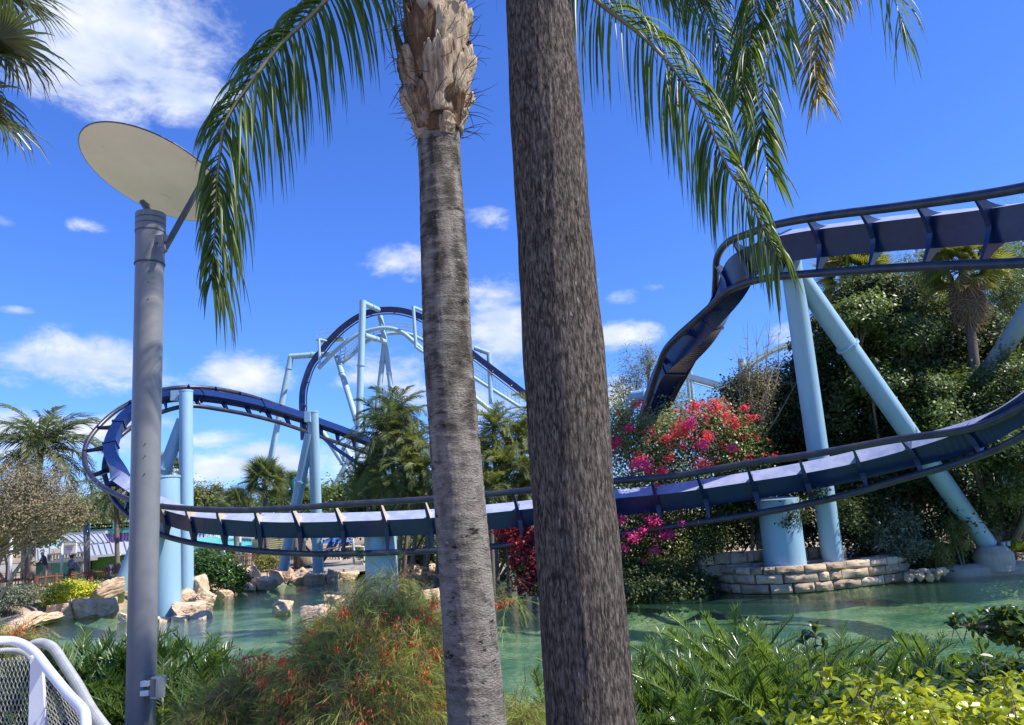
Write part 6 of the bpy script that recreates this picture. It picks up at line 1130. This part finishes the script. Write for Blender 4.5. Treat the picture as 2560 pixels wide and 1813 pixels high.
wiry('orange red wiry bush beside the sandy bank above the white railing', [blob(10, 1612, 7.2, 80, 22, .3, 1.), blob(-60, 1615, 7.2, 80, 30, .3, 1.)], 800, 64, [(P(30, 1580, 7.1), (.28, .1, .07), 70), (P(60, 1565, 7.1), (.1, .1, .05), 24), (P(28, 1590, 7.0), (.05, .05, .04), 24)])
wiry('thin wiry spray with a row of red flowers between the two trunks', [blob(1262, 1500, 5.4, 40, 14, .1, 1.)], 26, 65, [(P(1245, 1508, 5.3), (.06, .04, .025), 26), (P(1270, 1500, 5.3), (.05, .03, .02), 14)])
wiry('pale dry grass between the feet of the two trunks', [blob(1300, 1820, 4.9, 70, 60, .25, 1.)], 420, 66, [], Lk=.9)
# shrubs with rounded leaves in the near corner
def ovate(L=.055, W=.034, m='shrubY', seed=0):
    V = []; Fc = []; n = 4
    for i, (t_, w_) in enumerate([(0, .06), (.25, .75), (.55, 1.), (.82, .72), (1., .04)]):
        z = .010 * math.sin(t_ * 3.1) - .012 * t_ * t_
        for k, s in enumerate((-1, 0, 1)): V.append((t_ * L, s * w_ * W / 2, z + (.006 * w_ if s else 0)))
        if i: b = (i - 1) * 3; Fc += [(b, b + 1, b + 4, b + 3), (b + 1, b + 2, b + 5, b + 4)]
    return mkmesh(V, Fc, m, 'leaf', True)
OY, OD = ovate(), ovate(.06, .036, 'shrubD')
def rosettes(t, pts, ms, nper, seed, sc=1., name='leaf', cap=10 ** 6, spread=.03):
    rg = np.random.default_rng(seed); cnt = 0; stems = G()
    for c in pts:
        c = np.asarray(c); ax = nrmz(rg.normal(0, .35, 3) + np.array([0, -.15, 1])); stems.tube([c - ax * .14 + rg.normal(0, .015, 3), c], [.004, .002], 5)
        for i in range(nper):
            if cnt >= cap: break
            a = i * 2.4 + rg.normal(0, .2); f = i / nper; e = 1.15 - 1.0 * f + rg.normal(0, .15); mm = ms[int(rg.integers(len(ms)))]
            inst(name, mm, t, c - ax * .05 * f + rg.normal(0, .004, 3), rotm(a, e, rg.normal(0, .35)), sc * (.6 + .55 * f) * rg.uniform(.85, 1.15)); cnt += 1
    stems.part('stems', 'bark', t, kind='stuff')
rg = np.random.default_rng(77)
t, b, zt = plantthing('shrub', 'shrub with bright yellow green rounded leaves in the corner of the bed', 'shrub', 2350, 1760, 3.3)
pts = [P(x, y, Y) for x, y, Y in zip(rg.uniform(2060, 2640, 46), rg.uniform(1690, 1830, 46), rg.uniform(2.9, 3.6, 46))] + [P(x, y, 3.3) for x, y in [(2480, 1670), (2520, 1690), (2240, 1740), (2270, 1770), (2110, 1790), (1920, 1800), (2380, 1780), (2540, 1790), (2430, 1800), (1900, 1830)]]
rosettes(t, pts, [OY], 8, 78, 1.15, cap=300)
def leafmass(t, blobs, n, L, W, m, seed, name='foliage', **k): V, Fc, va = cloud(blobs, n, L, W, seed, True, **k); return part(name, V, Fc, m, t, var=va, kind='stuff')
leafmass(t, [blob(2440, 1825, 3.4, 240, 65, .35), blob(2160, 1860, 3.4, 220, 44, .3)], 2800, .055, .034, 'shrubY', 79, rc=.3, fill=.4)
t, b, zt = plantthing('shrub', 'dark green rounded leaf shrub between the cycads and the yellow green leaves', 'shrub', 2250, 1700, 3.9)
pts = [P(x, y, Y) for x, y, Y in zip(rg.uniform(2120, 2600, 40), rg.uniform(1720, 1800, 40), rg.uniform(3.6, 4.3, 40))] + [P(x, y, 4.2) for x, y in [(2010, 1590), (2040, 1575), (2060, 1610), (2035, 1650), (2160, 1660), (2190, 1640), (2460, 1640), (2520, 1640)]]
rosettes(t, pts, [OD], 7, 80, 1.25, cap=300)
leafmass(t, [blob(2420, 1780, 4.1, 220, 50, .4), blob(2160, 1820, 4.0, 130, 40, .4), blob(1950, 1850, 3.9, 140, 24, .4), blob(2540, 1720, 4.2, 100, 45, .4)], 6000, .065, .04, 'shrubD', 81, rc=.3, fill=.4)
t, b, zt = plantthing('shrub', 'dark leafy sprays reaching over the green water at the picture edge', 'shrub', 2500, 1560, 5.2)
pts = [P(x, y, 5.2) for x, y in [(2390, 1545), (2420, 1560), (2380, 1560), (2480, 1530), (2510, 1525), (2540, 1530), (2500, 1545), (2550, 1560), (2450, 1565), (2480, 1580), (2530, 1590), (2570, 1540), (2590, 1570), (2560, 1600)]]
rosettes(t, pts, [OD], 9, 82, 1.35); leafmass(t, [blob(2520, 1565, 5.3, 80, 34, .3), blob(2600, 1590, 5.3, 60, 50, .3)], 700, .07, .042, 'shrubD', 83, fill=.5)
g = G(); g.tube(catmull([(b[0] + .5, 5.2, .6), P(2620, 1700, 5.2), P(2560, 1590, 5.2), P(2400, 1560, 5.2)], 5), .012, 6).part('branch', 'bark', t)
# low ground cover hiding the soil of the near bank
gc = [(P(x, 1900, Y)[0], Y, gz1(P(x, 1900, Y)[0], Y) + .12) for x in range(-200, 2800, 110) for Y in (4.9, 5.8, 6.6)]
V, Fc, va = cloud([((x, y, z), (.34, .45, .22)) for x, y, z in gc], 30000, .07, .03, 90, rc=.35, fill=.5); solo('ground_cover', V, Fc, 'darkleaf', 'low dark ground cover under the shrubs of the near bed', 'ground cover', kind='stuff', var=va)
